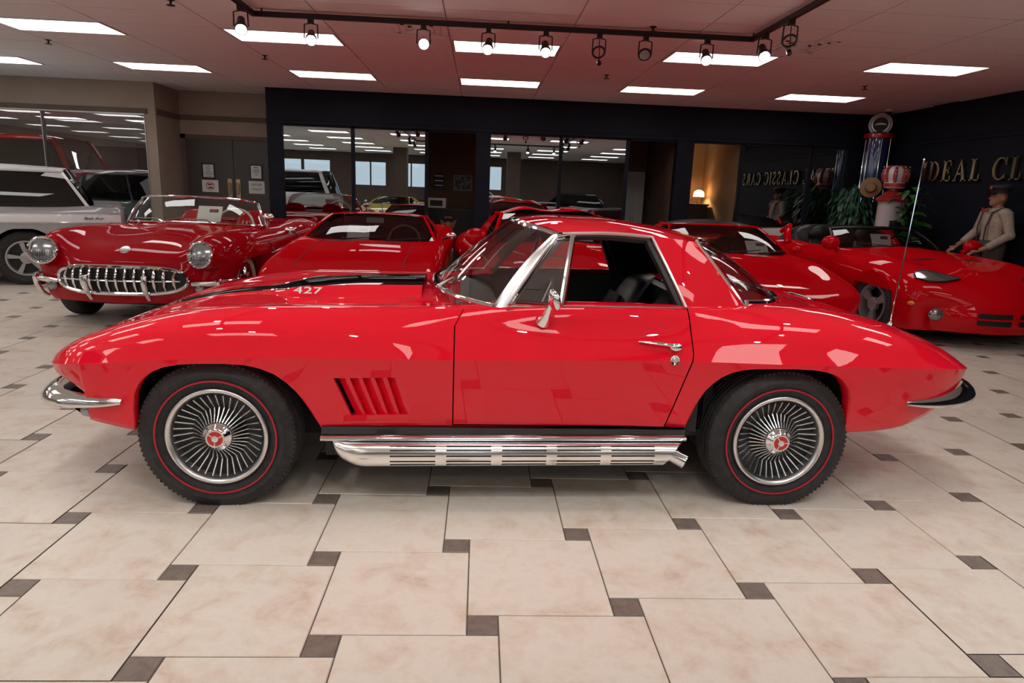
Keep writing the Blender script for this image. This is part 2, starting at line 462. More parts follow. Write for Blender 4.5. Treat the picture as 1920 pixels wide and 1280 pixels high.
# ---- floor: grout bed with large travertine tiles and small accent tiles
FL = struct('floor', MB().span((XL, YF, -.06), (XR+.3, 20.1, -.004)), 'grout')
TA, TB, TS, TOX, TOY = .4985, .1029, .0985, -.1105, 2.3715
def slab(w, d=None, t=.008, bev=.0025):
    d = d or w; b = MB()
    prof = [(0, -t), (0, -bev), (bev, 0)]
    G = []
    for e, z in prof: G.append([(e, e, z), (w-e, e, z), (w-e, d-e, z), (e, d-e, z)])
    b.grid(G, cv=True); b.poly(G[-1]); return b
big_me = slab(TA-.0045).mesh('floor_tile', 'tile', smooth=False); small_me = slab(TB-.0045).mesh('accent_tile', 'tile_small', smooth=False)
big, small = [], []
cells = []
for i in range(-60, 60):
    for j in range(-60, 60):
        x = TOX+i*TA+j*TB; y = TOY+i*TB-j*TA
        if -8.8 < x < XR-.02 and .35 < y < 11.6: cells.append((x, y))
def near(c): 
    x, y = c
    z = y*math.cos(YAW)+x*math.sin(YAW); px = 905+1247*x/max(.3, y)
    ok = -120 < px < 2040 and y > .9
    return (0 if ok else 1, z)
cells.sort(key=near)
rest = [MB(), MB()]
for k, (x, y) in enumerate(cells):
    if k < 290:
        for me, dx, dy, nm in ((small_me, 0, 0, 'accent_tile'), (big_me, 0, TB, 'floor_tile')):
            o = bpy.data.objects.new(nm, me); COL.objects.link(o); o.parent = FL; o.location = (x+.00225+dx, y+.00225+dy, 0)
    else:
        for b, w, dy in ((rest[0], TB, 0), (rest[1], TA, TB)):
            u, v = x+.00225, y+.00225+dy; w -= .0045
            b.poly([(u, v, 0), (u+w, v, 0), (u+w, v+w, 0), (u, v+w, 0)])
tag(rest[0].build('accent_tile_field', 'tile_small', FL, smooth=False, weld=0), kind='stuff')
tag(rest[1].build('floor_tile_field', 'tile', FL, smooth=False, weld=0), kind='stuff')
fb = MB()
fb.poly([(XL, YF, -.001), (XR, YF, -.001), (XR, .25, -.001), (XL, .25, -.001)]); fb.poly([(XL, .25, -.001), (-8.8, .25, -.001), (-8.8, 20, -.001), (XL, 20, -.001)]); fb.poly([(-8.8, 11.65, -.001), (-5.2, 11.65, -.001), (-5.2, 20, -.001), (-8.8, 20, -.001)])
tag(fb.build('floor_tile_far', 'tile', FL, smooth=False), kind='stuff')
tag(MB().poly([(-3.4, 11.3, .002), (XR, 11.3, .002), (XR, 14.8, .002), (-3.4, 14.8, .002)]).build('office_floor', 'wood_dark', FL, smooth=False), kind='stuff')

# ---- ceiling with drop-in panels and light panels
CEIL = struct('ceiling', MB().span((XL, YF, ZC+.012), (XR+.3, 12.0, ZC+.1)).span((XL, 12.0, ZC+.012), (-5.08, 20.1, ZC+.1)), 'grid')
LX, LY, SX, SY, LW, LD = -.3177, 7.083, 2.2325, 2.2659, 1.075, .533
CX, CYs = SX/2, SY/4
pan_me = MB().span((.006, .006, -.0), (CX-.006, CYs-.006, .010)).mesh('ceiling_panel', 'ceiling', smooth=False)
x_off = LX-(CX-LW)/2; y_off = LY-(CYs-LD)/2
light_cells = set()
for k in range(-7, 4):
    for r in range(-7, 6):
        if not (r == -1 and k in (-1, 0, 1)) and (r < 2 or k < -2): light_cells.add((2*k, 4*r))
rest = MB()
for ci in range(-14, 7):
    for cj in range(-28, 24):
        x, y = x_off+ci*CX, y_off+cj*CYs
        if (ci, cj) in light_cells or x < XL-.5 or x > XR: continue
        far_room = x+CX < -5.0
        if y > 11.0 and not far_room and x < -5.2: far_room = True
        w, d = min(CX, XR-x), min(CYs, (20 if far_room else 11.95)-y)
        if far_room and y > 11.9: w = min(w, -5.2-x)
        if d < .05 or w < .05: continue
        if x > -8 and y > 5.0 and w == CX and d == CYs:
            o = bpy.data.objects.new('ceiling_panel', pan_me); COL.objects.link(o); o.parent = CEIL; o.location = (x, y, ZC)
        else: rest.span((x+.006, y+.006, ZC), (x+w-.006, y+d-.006, ZC+.01))
tag(rest.build('ceiling_panel_field', 'ceiling', CEIL, smooth=False, weld=0), kind='stuff')
fr = MB()
for a, b in (((0,0),(LW,.012)), ((0,LD-.012),(LW,LD)), ((0,.012),(.012,LD-.012)), ((LW-.012,.012),(LW,LD-.012))):
    fr.span((a[0], a[1], ZC-.006), (b[0], b[1], ZC+.011))
frame_me = fr.mesh('light_frame', 'white_trim', smooth=False)
dif_me = MB().span((.012, .012, ZC-.002), (LW-.012, LD-.012, ZC+.008)).mesh('diffuser', 'led', smooth=False)
def light_label(k, r):
    col = {-3: 'beside the tall glass panes', -2: 'in front of the double door', -1: 'in line with the boxy red coupe', 0: 'in line with the open office bay', 1: 'in line with the tan office bay', 2: 'in line with the lit lamp bay'}
    return col.get(k, 'over the far showroom')
for k in range(-7, 4):
    for r in range(-7, 6):
        x, y = LX+k*SX, LY+r*SY
        if x < XL or x+LW > XR or y < YF or (r > 1 and k > -3) or (r == -1 and k in (-1, 0, 1)): continue
        row = 'close to the shop front' if r == 1 else 'beyond the lamp track' if r == 0 else 'over the rest of the showroom'
        if r > 1: lab = 'white ceiling light panel in the far showroom behind the tall glass'
        elif r >= 0 and -3 <= k <= 2: lab = 'white ceiling light panel %s, %s' % (row, light_label(k, r))
        else: lab = 'bright white ceiling light panel over the rest of the showroom'
        cn = [(x+a, y+b, ZC) for a in (0, LW/2, LW) for b in (0, LD)]
        seen = any(in_frame(p) for p in cn)
        if r > 1:                       # beyond the tall glass: only panels that can be seen through it
            thr = [(p[0]*YB/p[1], CAM_H+(ZC-CAM_H)*YB/p[1]) for p in cn if in_frame(p)]
            if not any(a < -5.245 and b < 2.345 for a, b in thr): continue
        off = '' if seen else '_offscreen'
        t = thing('ceiling_light'+off, lab, 'light', (x, y, 0), group='ceiling light panels')
        for me, nm in ((frame_me, 'light_frame'), (dif_me, 'diffuser'+off)):
            o = bpy.data.objects.new(nm, me); COL.objects.link(o); o.parent = t

# ---- walls
WB = struct('wall_left', MB().span((XL-.15, YF, 0), (XL, 20.1, ZC+.03)), 'beige', 'beige side wall of the showroom')
# beige wall beside the door recess, above and below the mirror
wb = MB(); wb.span((XL, YB, 2.36), (-5.20, YB+.12, ZC+.03)); wb.span((XL, YB, 0), (-5.20, YB+.12, .12))
wb.span((-5.245, YB, .1), (-5.20, YB+.12, 2.4))
WM = struct('wall_back', wb, 'beige', 'beige wall framing the tall glass panes')
MB().span((XL, YB-.02, 2.355), (-5.2, YB, 2.43)).build('picture_rail', 'brown', WM)
x = -5.245
M['clear_pane'] = thin_glass('tall_pane_glass', (.72,.74,.75), .10)
for k, w in enumerate((1.555, 1.55, 1.55, 1.55, 1.55, 1.55)):
    o = MB().span((x-w+.004, YB+.04, .12), (x-.004, YB+.05, 2.345)).build('window_%d' % (20+k), 'clear_pane', None, smooth=False); tag(o, 'tall glass pane to the far showroom', kind='structure')
    MB().span((x-w, YB-.012, 2.335), (x, YB+.06, 2.357)).build('head_strip', 'alu', o, smooth=False); MB().span((x-.010, YB-.012, .12), (x+.002, YB+.06, 2.345)).build('edge_strip', 'alu', o, smooth=False)
    x -= w
FR = struct('wall_far', MB().span((XL, 20, 0), (-5.0, 20.15, ZC+.03)), 'brown', 'brown end wall of the far showroom')
MB().span((XL, 19.97, 2.2), (-5.2, 20, ZC+.01)).build('bulkhead', 'beige', FR, smooth=False)
struct('wall_far_side', MB().span((-5.08, 12.07, 0), (-4.95, 20.1, ZC+.03)), 'beige', 'beige side wall of the far showroom')
# door recess
struct('wall_recess_side', MB().span((-5.20, YB, 0), (-5.08, 12.07, ZC+.03)), 'beige', 'beige return wall of the door recess')
wr = MB(); wr.span((-5.2, 11.95, 2.13), (-3.2, 12.07, ZC+.03)); wr.span((-5.2, 11.95, 0), (-5.06, 12.07, 2.13))
WR = struct('wall_recess', wr, 'beige', 'beige wall above the double door')
rr = MB(); rr.span((-5.085, 11.925, 2.36), (-3.3, 11.955, 2.44)); rr.span((-5.085, YB+.01, 2.36), (-5.06, 11.95, 2.44)); rr.build('picture_rail', 'brown', WR)
DR = struct('door_1', MB().span((-5.06, 11.98, 0), (-3.3, 12.02, 2.12)), 'door_paint', 'dark taupe double door')
for s, (a, b) in enumerate(((-5.0, -4.235), (-4.225, -3.46))):
    lf = MB().span((a, 11.95, .01), (b, 11.985, 2.06)).build('door_leaf', 'door_paint', DR, smooth=False)
    hx = -4.30 if s == 0 else -4.16
    h = MB(); h.span((hx-.035, 11.935, 1.10), (hx+.035, 11.952, 1.42)); h.build('push_plate', 'gold', lf)
    h = MB(); h.tube([(hx, 11.94, 1.16), (hx, 11.89, 1.18), (hx, 11.89, 1.34), (hx, 11.94, 1.36)], .010); h.build('pull_handle', 'gold', lf)
df = MB(); df.span((-5.09, 11.93, 0), (-5.0, 11.99, 2.13)); df.span((-5.09, 11.93, 2.06), (-3.3, 11.99, 2.13)); df.span((-3.46, 11.93, 0), (-3.38, 11.99, 2.06)); df.build('door_frame', 'brown', DR)
def notice(name, label, x0, x1, z0, z1, frame, lines, circ=False):
    t = thing(name, label, 'sign', ((x0+x1)/2, 11.948, (z0+z1)/2))
    w, h = x1-x0, z1-z0
    if frame:
        MB().box((0, -.006, 0), (w, .014, h)).build('frame', 'black', t); w -= .05; h -= .05
    MB().box((0, -.010 if frame else -.002, 0), (w, .010, h)).build('sheet', 'paper', t)
    y = -.0165 if frame else -.008
    for (s, dz, sz, col) in lines:
        if s[0] == '#': MB().box((0, y, dz), (float(s[1:]), .001, sz)).build('text_line', col, t, smooth=False)
        else: text_obj('lettering', s, sz, .0006, col, t, (0, y, dz), (math.pi/2, 0, 0))
    if circ:
        MB().lathe([(.070, 0), (.070, -.002), (.060, -.002), (.060, 0)], 32, (0, y, 0)).build('ring', 'print_red', t)
        MB().box((0, y-.001, 0), (.125, .002, .012), M3=Matrix.Rotation(math.radians(40), 3, 'Y')).build('slash', 'print_red', t)
M['ink'] = mat('ink', (.03,.03,.035), .7)
notice('framed_notice', 'black framed notice with dense lines of type on the left door leaf', -4.76, -4.54, 1.41, 1.67, True,
       [(s, .082-.034*i, .009, 'ink') for i, s in enumerate(('#.07', '#.10', '#.09', '#.135', '#.14', '#.12'))])
notice('paper_notice', 'white paper sheet with a crossed out red ring on the left door leaf', -4.77, -4.50, 1.19, 1.39, False, [('#.08', .03, .02, 'ink'), ('#.08', -.03, .02, 'ink')], True)
notice('framed_notice', 'black framed notice with a red heading on the right door leaf', -3.96, -3.74, 1.42, 1.68, True,
       [('#.07', .075, .016, 'print_red'), ('#.12', .03, .009, 'ink'), ('#.10', .0, .009, 'ink'), ('#.05', -.04, .009, 'ink')])
notice('paper_notice', 'white paper sign reading ENTER ONLY on the right door leaf', -3.985, -3.72, 1.19, 1.40, False, [('ENTER', .042, .060, 'ink'), ('ONLY!', -.036, .060, 'ink')])

# shop front: navy fascia, posts, mullions, panes
sf = MB(); sf.span((-3.38, YB-.02, 2.31), (XR, YB+.14, ZC+.03)); 
SF = struct('wall_shopfront', sf, 'navy', 'navy black shop-front fascia')
MB().span((-3.385, YB-.035, 2.30), (XR, YB-.018, 2.345)).build('fascia_trim', 'navy', SF); MB().span((-3.385, YB-.03, 2.36), (XR, YB-.018, 2.372)).build('fascia_trim', 'navy', SF)
for a, b in ((-3.38,-3.15), (-.095,.14), (3.16,3.44), (6.0,6.55)):
    MB().span((a, YB-.02, 0), (b, YB+.14, 2.31)).build('post', 'navy', SF, smooth=False)
struct('wall_recess_end', MB().span((-3.38, YB+.14, 0), (-3.30, 13.6, ZC+.03)), 'navy', 'navy end of the shop front at the recess')
for a in (-2.08, -.91, 1.245, 2.335, 4.23, 5.39):
    MB().span((a, YB, .4), (a+.055, YB+.06, 2.31)).build('mullion', 'navy', SF, smooth=False)
MB().span((-3.15, YB, 2.27), (6.0, YB+.06, 2.31)).build('head_rail', 'navy', SF, smooth=False)
for a, b in ((-3.15,-.095), (.14,3.16), (4.23,6.0)):
    MB().span((a, YB-.01, 0), (b, YB+.10, .42)).build('bulkhead', 'navy', SF, smooth=False)
wi = 0
for a, b in ((-3.15,-2.08), (-2.025,-.91), (.14,1.245), (1.30,2.335), (4.285,5.39), (5.445,6.0)):
    wi += 1
    o = MB().span((a, YB+.028, .42), (b, YB+.034, 2.27)).build('window_%d' % wi, 'pane', None, smooth=False)
    tag(o, 'reflective shop window pane '+('beside the double door', 'beside the open counter office', 'behind the double-bubble coupe', 'beside the cupboard office', 'beside the lamp lit office', 'beside the tall blue gas pump')[wi-1], kind='structure')
# office rooms behind
of = MB(); of.span((-3.4, 13.5, 0), (3.3, 13.6, ZC+.03)); struct('wall_office', of, 'tan', 'tan back wall of the offices')
struct('wall_office_lit', MB().span((3.3, 13.0, 0), (XR, 13.1, ZC+.03)), 'tan', 'tan back wall of the lamp lit office')
struct('ceiling_office', MB().span((-3.4, YB+.14, 2.55), (XR, 13.6, 2.6)), 'ceiling', 'white office ceiling')
for nm, x in (('wall_partition_a', 0.02), ('wall_partition_b', 3.30), ('wall_partition_c', 4.30), ('wall_partition_d', -1.2)):
    struct(nm, MB().span((x-.04, YB+.14, 0), (x+.04, 13.5, 2.55)), 'tan', 'tan office partition')
struct('wall_right', MB().span((XR, YF, 0), (XR+.15, 13.1, ZC+.03)), 'navy', 'navy black wall carrying brass letters')
wr_ = bpy.data.objects['wall_right']
MB().span((XR-.02, YF, 2.30), (XR, YB, 2.345)).build('wall_moulding', 'navy', wr_); MB().span((XR-.014, YF, 2.36), (XR, YB, 2.372)).build('wall_moulding', 'navy', wr_)
# front of the building behind the viewer, with daylight windows
fw = MB(); fw.span((XL, YF-.15, 2.45), (XR, YF, ZC+.03)); fw.span((XL, YF-.15, 0), (XR, YF, 1.45))
WX = [(-9.1,-7.95), (-7.85,-6.7), (-5.6,-4.95), (-4.9,-4.25), (-3.75,-3.15), (-3.1,-2.5), (.2,.9)]
xx = XL
for a, b in WX: fw.span((xx, YF-.15, 1.45), (a, YF, 2.45)); xx = b
fw.span((xx, YF-.15, 1.45), (XR, YF, 2.45))
struct('wall_front', fw, 'brown', 'front wall of the building with daylight windows')
for i, (a, b) in enumerate(WX):
    o = MB().span((a, YF-.08, 1.45), (b, YF-.07, 2.45)).build('window_%d_offscreen' % (10+i), thin_glass('daylight_glass_%d' % i, (.85,.92,.95), .05), None, smooth=False); tag(o, 'daylight window behind the showroom', kind='structure')
# columns standing in the far half
for x, y in ((-3.0, -3.5), (1.2, -3.5)):
    struct('column_%d' % (1 if x < 0 else 2), MB().span((x-.25, y-.25, 0), (x+.25, y+.25, ZC)), 'brown', 'square brown column in the far half of the showroom')

# ---- brass letters: simple serif glyphs from thick and thin strokes
def glyph(ch):
    """outline strokes in a unit-high box: list of polygons (x, z); returns polys and width"""
    T, t, sf_ = .17, .07, .055
    P = []
    def rect(a, b, c, d): P.append([(a, b), (c, b), (c, d), (a, d)])
    def serif(x, z): rect(x-.09, z-(0 if z < .5 else sf_), x+T+.09, z+(sf_ if z < .5 else 0))
    def arc(cx, cz, rx, rz, a0, a1, wmax, wmin, n=14):
        for i in range(n):
            q = []
            for a, o in ((a0+(a1-a0)*i/n, 1), (a0+(a1-a0)*(i+1)/n, 1), (a0+(a1-a0)*(i+1)/n, 0), (a0+(a1-a0)*i/n, 0)):
                w = wmin+(wmax-wmin)*abs(math.cos(a)); k = 0 if o else w
                q.append((cx+(rx-k)*math.cos(a), cz+(rz-k*.8)*math.sin(a)))
            P.append(q)
    if ch == 'I': rect(.09, 0, .09+T, 1); serif(.09, 0); serif(.09, 1); w = .36
    elif ch == 'L': rect(.09, 0, .09+T, 1); serif(.09, 0); serif(.09, 1); rect(.2, 0, .62, t); rect(.56, 0, .62, .30); w = .68
    elif ch == 'E':
        rect(.09, 0, .09+T, 1); serif(.09, 0); serif(.09, 1); rect(.2, 0, .62, t); rect(.56, 0, .62, .28); rect(.2, 1-t, .60, 1); rect(.54, .74, .60, 1); rect(.2, .49, .48, .49+t); rect(.43, .38, .48, .67); w = .68
    elif ch == 'D': rect(.09, 0, .09+T, 1); serif(.09, 0); rect(0, 1-sf_, .3, 1); arc(.30, .5, .48, .5, -math.pi/2, math.pi/2, T, t); rect(.2, 0, .32, t*.9); rect(.2, 1-t*.9, .32, 1); w = .84
    elif ch == 'A':
        P.append([(.08, 0), (.15, 0), (.42, .86), (.40, 1.0)]); P.append([(.37, 1.0), (.44, 1.0), (.82, 0), (.62, 0)])
        rect(.22, .30, .62, .30+t); rect(0, 0, .24, sf_); rect(.54, 0, .90, sf_); w = .92
    elif ch == 'C': arc(.48, .5, .46, .5, math.radians(42), math.radians(318), T, t); rect(.76, .66, .82, .98); rect(.76, .06, .80, .26); w = .88
    elif ch == 'S': arc(.30, .74, .25, .26, math.radians(20), math.radians(270), .15, .09); arc(.30, .26, .28, .26, math.radians(-160), math.radians(90), .15, .09); rect(.50, .72, .55, .98); rect(.03, .02, .08, .28); w = .64
    elif ch == 'R':
        rect(.09, 0, .09+T, 1); serif(.09, 0); rect(0, 1-sf_, .3, 1); arc(.30, .74, .34, .26, -math.pi/2, math.pi/2, T, t); P.append([(.34, .50), (.50, .50), (.84, 0), (.64, 0)]); rect(.6, 0, .92, sf_); rect(.2, .48, .34, .55); rect(.2, 1-t, .34, 1); w = .92
    else: w = .35
    return P, w
SIGN = thing('wall_sign', 'row of raised brass serif capital letters on the navy wall', 'sign', (XR, 9.86, 1.76))
cur = 0; HL = .285
for ch in 'IDEAL CLASSIC CARS':
    P, w = glyph(ch)
    if P:
        b = MB()
        for q in P: b.prism([(-.012, -(cur+x*HL), z*HL) for x, z in q], (-.035, 0, 0))
        b.build('letter', 'gold', SIGN, smooth=False, weld=0)
    cur += (w+.17)*HL

# ---- lamp track: a rectangle of black track with spot lamp heads
TZ = ZC-.045
TRK = thing('lamp_track', 'black rectangular lamp track hung under the ceiling', 'lamp track', (0, 0, TZ))
TX0, TX1, TY0, TY1 = -1.97, 2.36, 1.2, 6.22
for a, b in (((TX0, TY1), (TX1, TY1)), ((TX1, TY0), (TX1, TY1)), ((TX0, TY0), (TX0, TY1)), ((TX0, TY0), (TX1, TY0))):
    MB().span((a[0]-.018, a[1]-.018, -.02), (b[0]+.018, b[1]+.018, .02)).build('track_rail', 'black', TRK, smooth=False)
for x, y in ((-1.9, 6.22), (.2, 6.22), (2.36, 6.2), (2.36, 3.6), (-1.97, 3.6)):
    MB().lathe([(.008, -.0), (.008, .06)], 8, (x, y, 0), 'z').build('hanger', 'black', TRK)
def track_lamp(x, y, aim, lit, style, label):
    off = '' if in_frame((x, y, TZ-.15), 20) else '_offscreen'
    t = thing('track_lamp'+off, label, 'lamp', (x, y, TZ-.02), group='spot lamps on the track')
    MB().box((0, 0, -.018), (.045, .045, .036)).build('adapter', 'black', t)
    yo = MB()
    for s in (-1, 1): yo.tube([(s*.012, 0, -.036), (s*.055, 0, -.045), (s*.058, 0, -.155)], .006, 6)
    yo.build('yoke', 'black', t)
    d = (Vector(aim)-Vector((x, y, TZ-.15))).normalized(); c = Vector((0, 0, -.15))
    Rm = d.to_track_quat('Z', 'Y').to_matrix()
    if style == 'can':
        h = MB().lathe([(.022, -.115), (.030, -.11), (.034, -.03), (.048, .02), (.050, .06), (.044, .062), (.040, .045)], 20, (0,0,0), 'z')
        h.v = [tuple(c+Rm @ Vector(v)) for v in h.v]; ho = h.build('lamp_head', 'black', t)
        f = MB().lathe([(0, .050), (.040, .050)], 20, (0,0,0), 'z'); f.v = [tuple(c+Rm @ Vector(v)) for v in f.v]; f.build('lamp_face'+off, 'bulb' if lit else 'lens', ho)
    else:
        ring = MB().tube([tuple(c+Rm @ Vector((.052*math.cos(a), .052*math.sin(a), 0))) for a in np.linspace(0, 2*math.pi, 24, endpoint=False)], .009, 6, closed=True); ring.build('gimbal_ring', 'black', t)
        b = MB().lathe([(.0, -.075), (.022, -.07), (.024, -.03), (.045, .0), (.045, .008), (0, .006)] if style == 'gimbal' else [(0, -.02), (.02, -.015), (.02, .015), (0, .02)], 16, (0,0,0), 'z')
        dz = Vector((0, 0, 0)) if style == 'gimbal' else Vector((.01, 0, -.085))
        b.v = [tuple(c+dz+Rm @ Vector(v)) for v in b.v]; b.build('lamp_bulb', 'lens' if style == 'gimbal' else 'gloss_black', t)
        if style != 'gimbal': MB().tube([(0, 0, -.04), (.005, .0, -.12), (.01, 0, -.23)], .004, 5).build('cable', 'black', t)
    if lit:
        L = bpy.data.lights.new('track_spot'+off, 'SPOT'); L.energy = SPOT_W*lit; L.color = (1, .955, .90); L.spot_size = math.radians(68); L.spot_blend = .7; L.shadow_soft_size = .035
        lo = bpy.data.objects.new('track_spot'+off, L); COL.objects.link(lo); lo.parent = t
        lo.location = c+d*.075; lo.rotation_euler = (-d).to_track_quat('Z', 'Y').to_euler()
far = [(-1.97, 5.9, (-1.2,3.4,.6), 1, 'can', 'lit black spot lamp where the track turns on the glass pane side'), (-1.49, TY1, (-.8,3.0,.6), 1, 'can', 'lit black spot lamp before the boxy red coupe'),
 (-.53, TY1, (.05,1.5,1.25), 1, 'can', 'dazzling lit spot lamp turned straight out from the track'), (.03, TY1, (-.3,3.2,.4), 1, 'can', 'lit black spot lamp next to the dazzling one'),
 (.53, TY1, (.5,3.2,.4), 1, 'can', 'lit black spot lamp beside the empty ring lamp'), (1.0, TY1, (1.0,4.2,1), 0, 'ring', 'unlit ring shaped lamp holder with dangling bulb on the long track run'),
 (1.41, TY1, (1.2,3.8,.6), 0, 'gimbal', 'unlit gimbal lamp with a visible reflector'), (1.96, TY1, (1.4,3.2,.4), 1, 'can', 'lit round spot lamp near the track corner'),
 (2.36, 5.93, (1.9,3.0,.4), 1, 'can', 'lit black can lamp just past the track corner'), (2.36, 5.45, (2.2,4,1), 0, 'ring', 'unlit ring shaped lamp holder with dangling bulb past the track corner')]
for a in far: track_lamp(*a)
for i, (x, y, aim) in enumerate(((-1.6,TY0,(-1.3,2.9,.3)), (-.6,TY0,(-.6,2.8,.3)), (.4,TY0,(.3,2.8,.3)), (1.4,TY0,(1.2,2.8,.3)), (2.2,TY0,(2.0,3.0,.3)), (TX0,3.2,(-1.2,3.0,.2)), (TX1,3.4,(1.8,3.2,.2)), (TX0,1.9,(-1.2,2.0,0)), (TX1,2.0,(1.5,2.0,0)))):
    track_lamp(x, y, aim, 1, 'can', 'lit black spot lamp on the near runs of the track')

# ---- small ceiling fittings
for i, (x, y, lb) in enumerate(((-2.6, 6.1, 'by the lamp at the track bend'), (-4.8, 8.1, 'near the tall glass panes'), (-2.55, 8.4, 'in front of the double door'), (1.45, 6.15, 'beside the gimbal lamp'), (1.5, 8.6, 'near the tan office bay'), (4.7, 8.5, 'beside the last light panel'), (5.1, 6.35, 'close to the navy wall'))):
    t = thing('sprinkler', 'small dark ceiling sprinkler '+lb, 'sprinkler', (x, y, ZC), group='ceiling sprinklers')
    MB().lathe([(.03, 0), (.03, -.006), (.009, -.008), (.009, -.045)], 12, (0,0,0), 'z').build('stem', 'black', t); MB().lathe([(0, -.05), (.035, -.045), (.035, -.041)], 12, (0,0,0), 'z').build('deflector', 'black', t)
for x, y, lb in ((2.95, 6.6, 'beyond the track corner'), (-.62, 6.65, 'behind the dazzling spot lamp')):
    t = thing('ceiling_vent', 'square flush ceiling air diffuser '+lb, 'vent', (x, y, ZC-.001), group='ceiling vents')
    for k in range(4):
        w = .27-.062*k; b = MB()
        b.span((-w, -w, -.004-.002*k), (w, -w+.03, -.001)); b.span((-w, w-.03, -.004-.002*k), (w, w, -.001)); b.span((-w, -w, -.004-.002*k), (-w+.03, w, -.001)); b.span((w-.03, -w, -.004-.002*k), (w, w, -.001))
        b.build('vane', 'ceiling', t, smooth=False)
t = thing('dome_camera', 'small dark dome security camera above the gas pump', 'camera', (6.15, 10.35, ZC))
MB().lathe([(.055, 0), (.055, -.03), (.045, -.035)], 16, (0,0,0), 'z').build('base', 'white_trim', t); MB().lathe([(.045, -.032), (.04, -.06), (.02, -.078), (0, -.08)], 16, (0,0,0), 'z').build('dome', 'gloss_black', t)
# ------------------------------------------------------------------ the main car: red convertible with hardtop, side on
CAR_ORG = (.1222, 3.5926); CAR_ANG = .03043
CAR = thing('classic_sports_car', 'bright red classic sports car with hardtop and side exhaust, parked side-on', 'car', (*CAR_ORG, 0), CAR_ANG)
X = [-2.16,-2.03,-1.86,-1.65,-1.4,-1.1,-.8,-.5,-.25,0,.4,.75,.95,1.2,1.5,1.8,2.05,2.23,2.34,2.395]
def tb(v): return list(zip(X, v))
wc = [.44,.625,.745,.82,.862,.875,.872,.866,.862,.86,.86,.866,.876,.885,.868,.82,.745,.66,.57,.49]
zc = [.556,.580,.610,.640,.667,.683,.688,.687,.686,.69,.695,.70,.70,.697,.69,.675,.655,.635,.618,.608]
wp = [.36,.50,.60,.645,.665,.668,.668,.675,.70,.722,.742,.732,.69,.645,.615,.57,.50,.44,.38,.33]
zp = [.563,.622,.70,.772,.832,.862,.866,.865,.872,.893,.905,.905,.905,.905,.888,.838,.762,.698,.648,.62]
ka = [.5,.6,.66,.70,.72,.72,.70,.64,.56,.52,.50,.54,.62,.68,.70,.68,.64,.6,.55,.5]
oa = [.005,.02,.03,.036,.04,.04,.036,.024,.006,-.006,-.010,-.004,.016,.034,.04,.036,.026,.015,.008,.004]
za = [a+(b-a)*k for a, b, k in zip(zc, zp, ka)]
wa = [.5*(a+b)+o for a, b, o in zip(wc, wp, oa)]
wv = [.25,.38,.42,.46,.47,.47,.47,.47,.49,.5,.5,.5,.5,.46,.42,.38,.34,.3,.26,.22]
zv = [.564,.626,.696,.757,.806,.836,.85,.858,.87,.893,.905,.905,.905,.906,.890,.842,.768,.702,.65,.621]
zC = [.565,.630,.70,.765,.818,.848,.866,.88,.893,.905,.905,.905,.905,.906,.892,.846,.772,.705,.652,.622]
wl = [(-2.16,.43),(-2.03,.59),(-1.93,.665),(-1.8,.735),(-1.69,.785),(-1.58,.825),(-1.25,.858),(-.82,.815),(-.5,.806),(0,.804),(.5,.808),(.8,.822),(1.2,.866),(1.55,.81),(1.72,.775),(1.857,.745),(2.034,.69),(2.10,.665),(2.195,.625),(2.286,.58),(2.395,.48)]
zl = [(-2.16,.550),(-2.04,.535),(-1.93,.523),(-1.85,.498),(-1.815,.478),(-1.80,.362),(-1.69,.356),(-1.60,.352),(-1.56,.35),(-.82,.362),(0,.374),(.80,.384),(1.52,.368),(1.6,.360),(1.72,.358),(1.857,.366),(1.95,.386),(2.034,.412),(2.10,.438),(2.195,.486),(2.286,.548),(2.34,.583),(2.395,.601)]
archF = [(-1.578,.345),(-1.577,.40),(-1.576,.44),(-1.566,.507),(-1.545,.548),(-1.518,.580),(-1.475,.612),(-1.425,.634),(-1.36,.648),(-1.28,.654),(-1.18,.656),(-1.10,.652),(-1.04,.638),(-.985,.614),(-.94,.580),(-.90,.535),(-.87,.488),(-.845,.442),(-.825,.40),(-.808,.363)]
archR = [(.797,.384),(.812,.44),(.832,.505),(.862,.566),(.89,.600),(.925,.632),(.962,.652),(1.005,.666),(1.06,.674),(1.15,.677),(1.25,.678),(1.33,.674),(1.395,.664),(1.455,.644),(1.50,.612),(1.53,.575),(1.548,.53),(1.556,.48),(1.557,.44),(1.558,.40),(1.559,.368)]
T = dict(wl=wl, zl=zl, wc=tb(wc), zc=tb(zc), wA=tb(wa), zA=tb(za), wP=tb(wp), zP=tb(zp), wV=tb(wv), zV=tb(zv), zC=tb(zC))
CB = Body(T, [archF, archR], -2.16, 2.395, dx=.03, nside=10, ntop=34, bow0=(.07,.35), bow1=(.05,.30), sig=.06, undercut=.85, extra=(-1.82, -1.815, -1.80, -1.79, -.22, -.02, .98))
bm = CB.bmesh(hole=lambda c: (-.02 < c.x < .98 and abs(c.y) < .665 and c.z > .75) or (-.22 < c.x < 0 and abs(c.y) < .52 and c.z > .75))
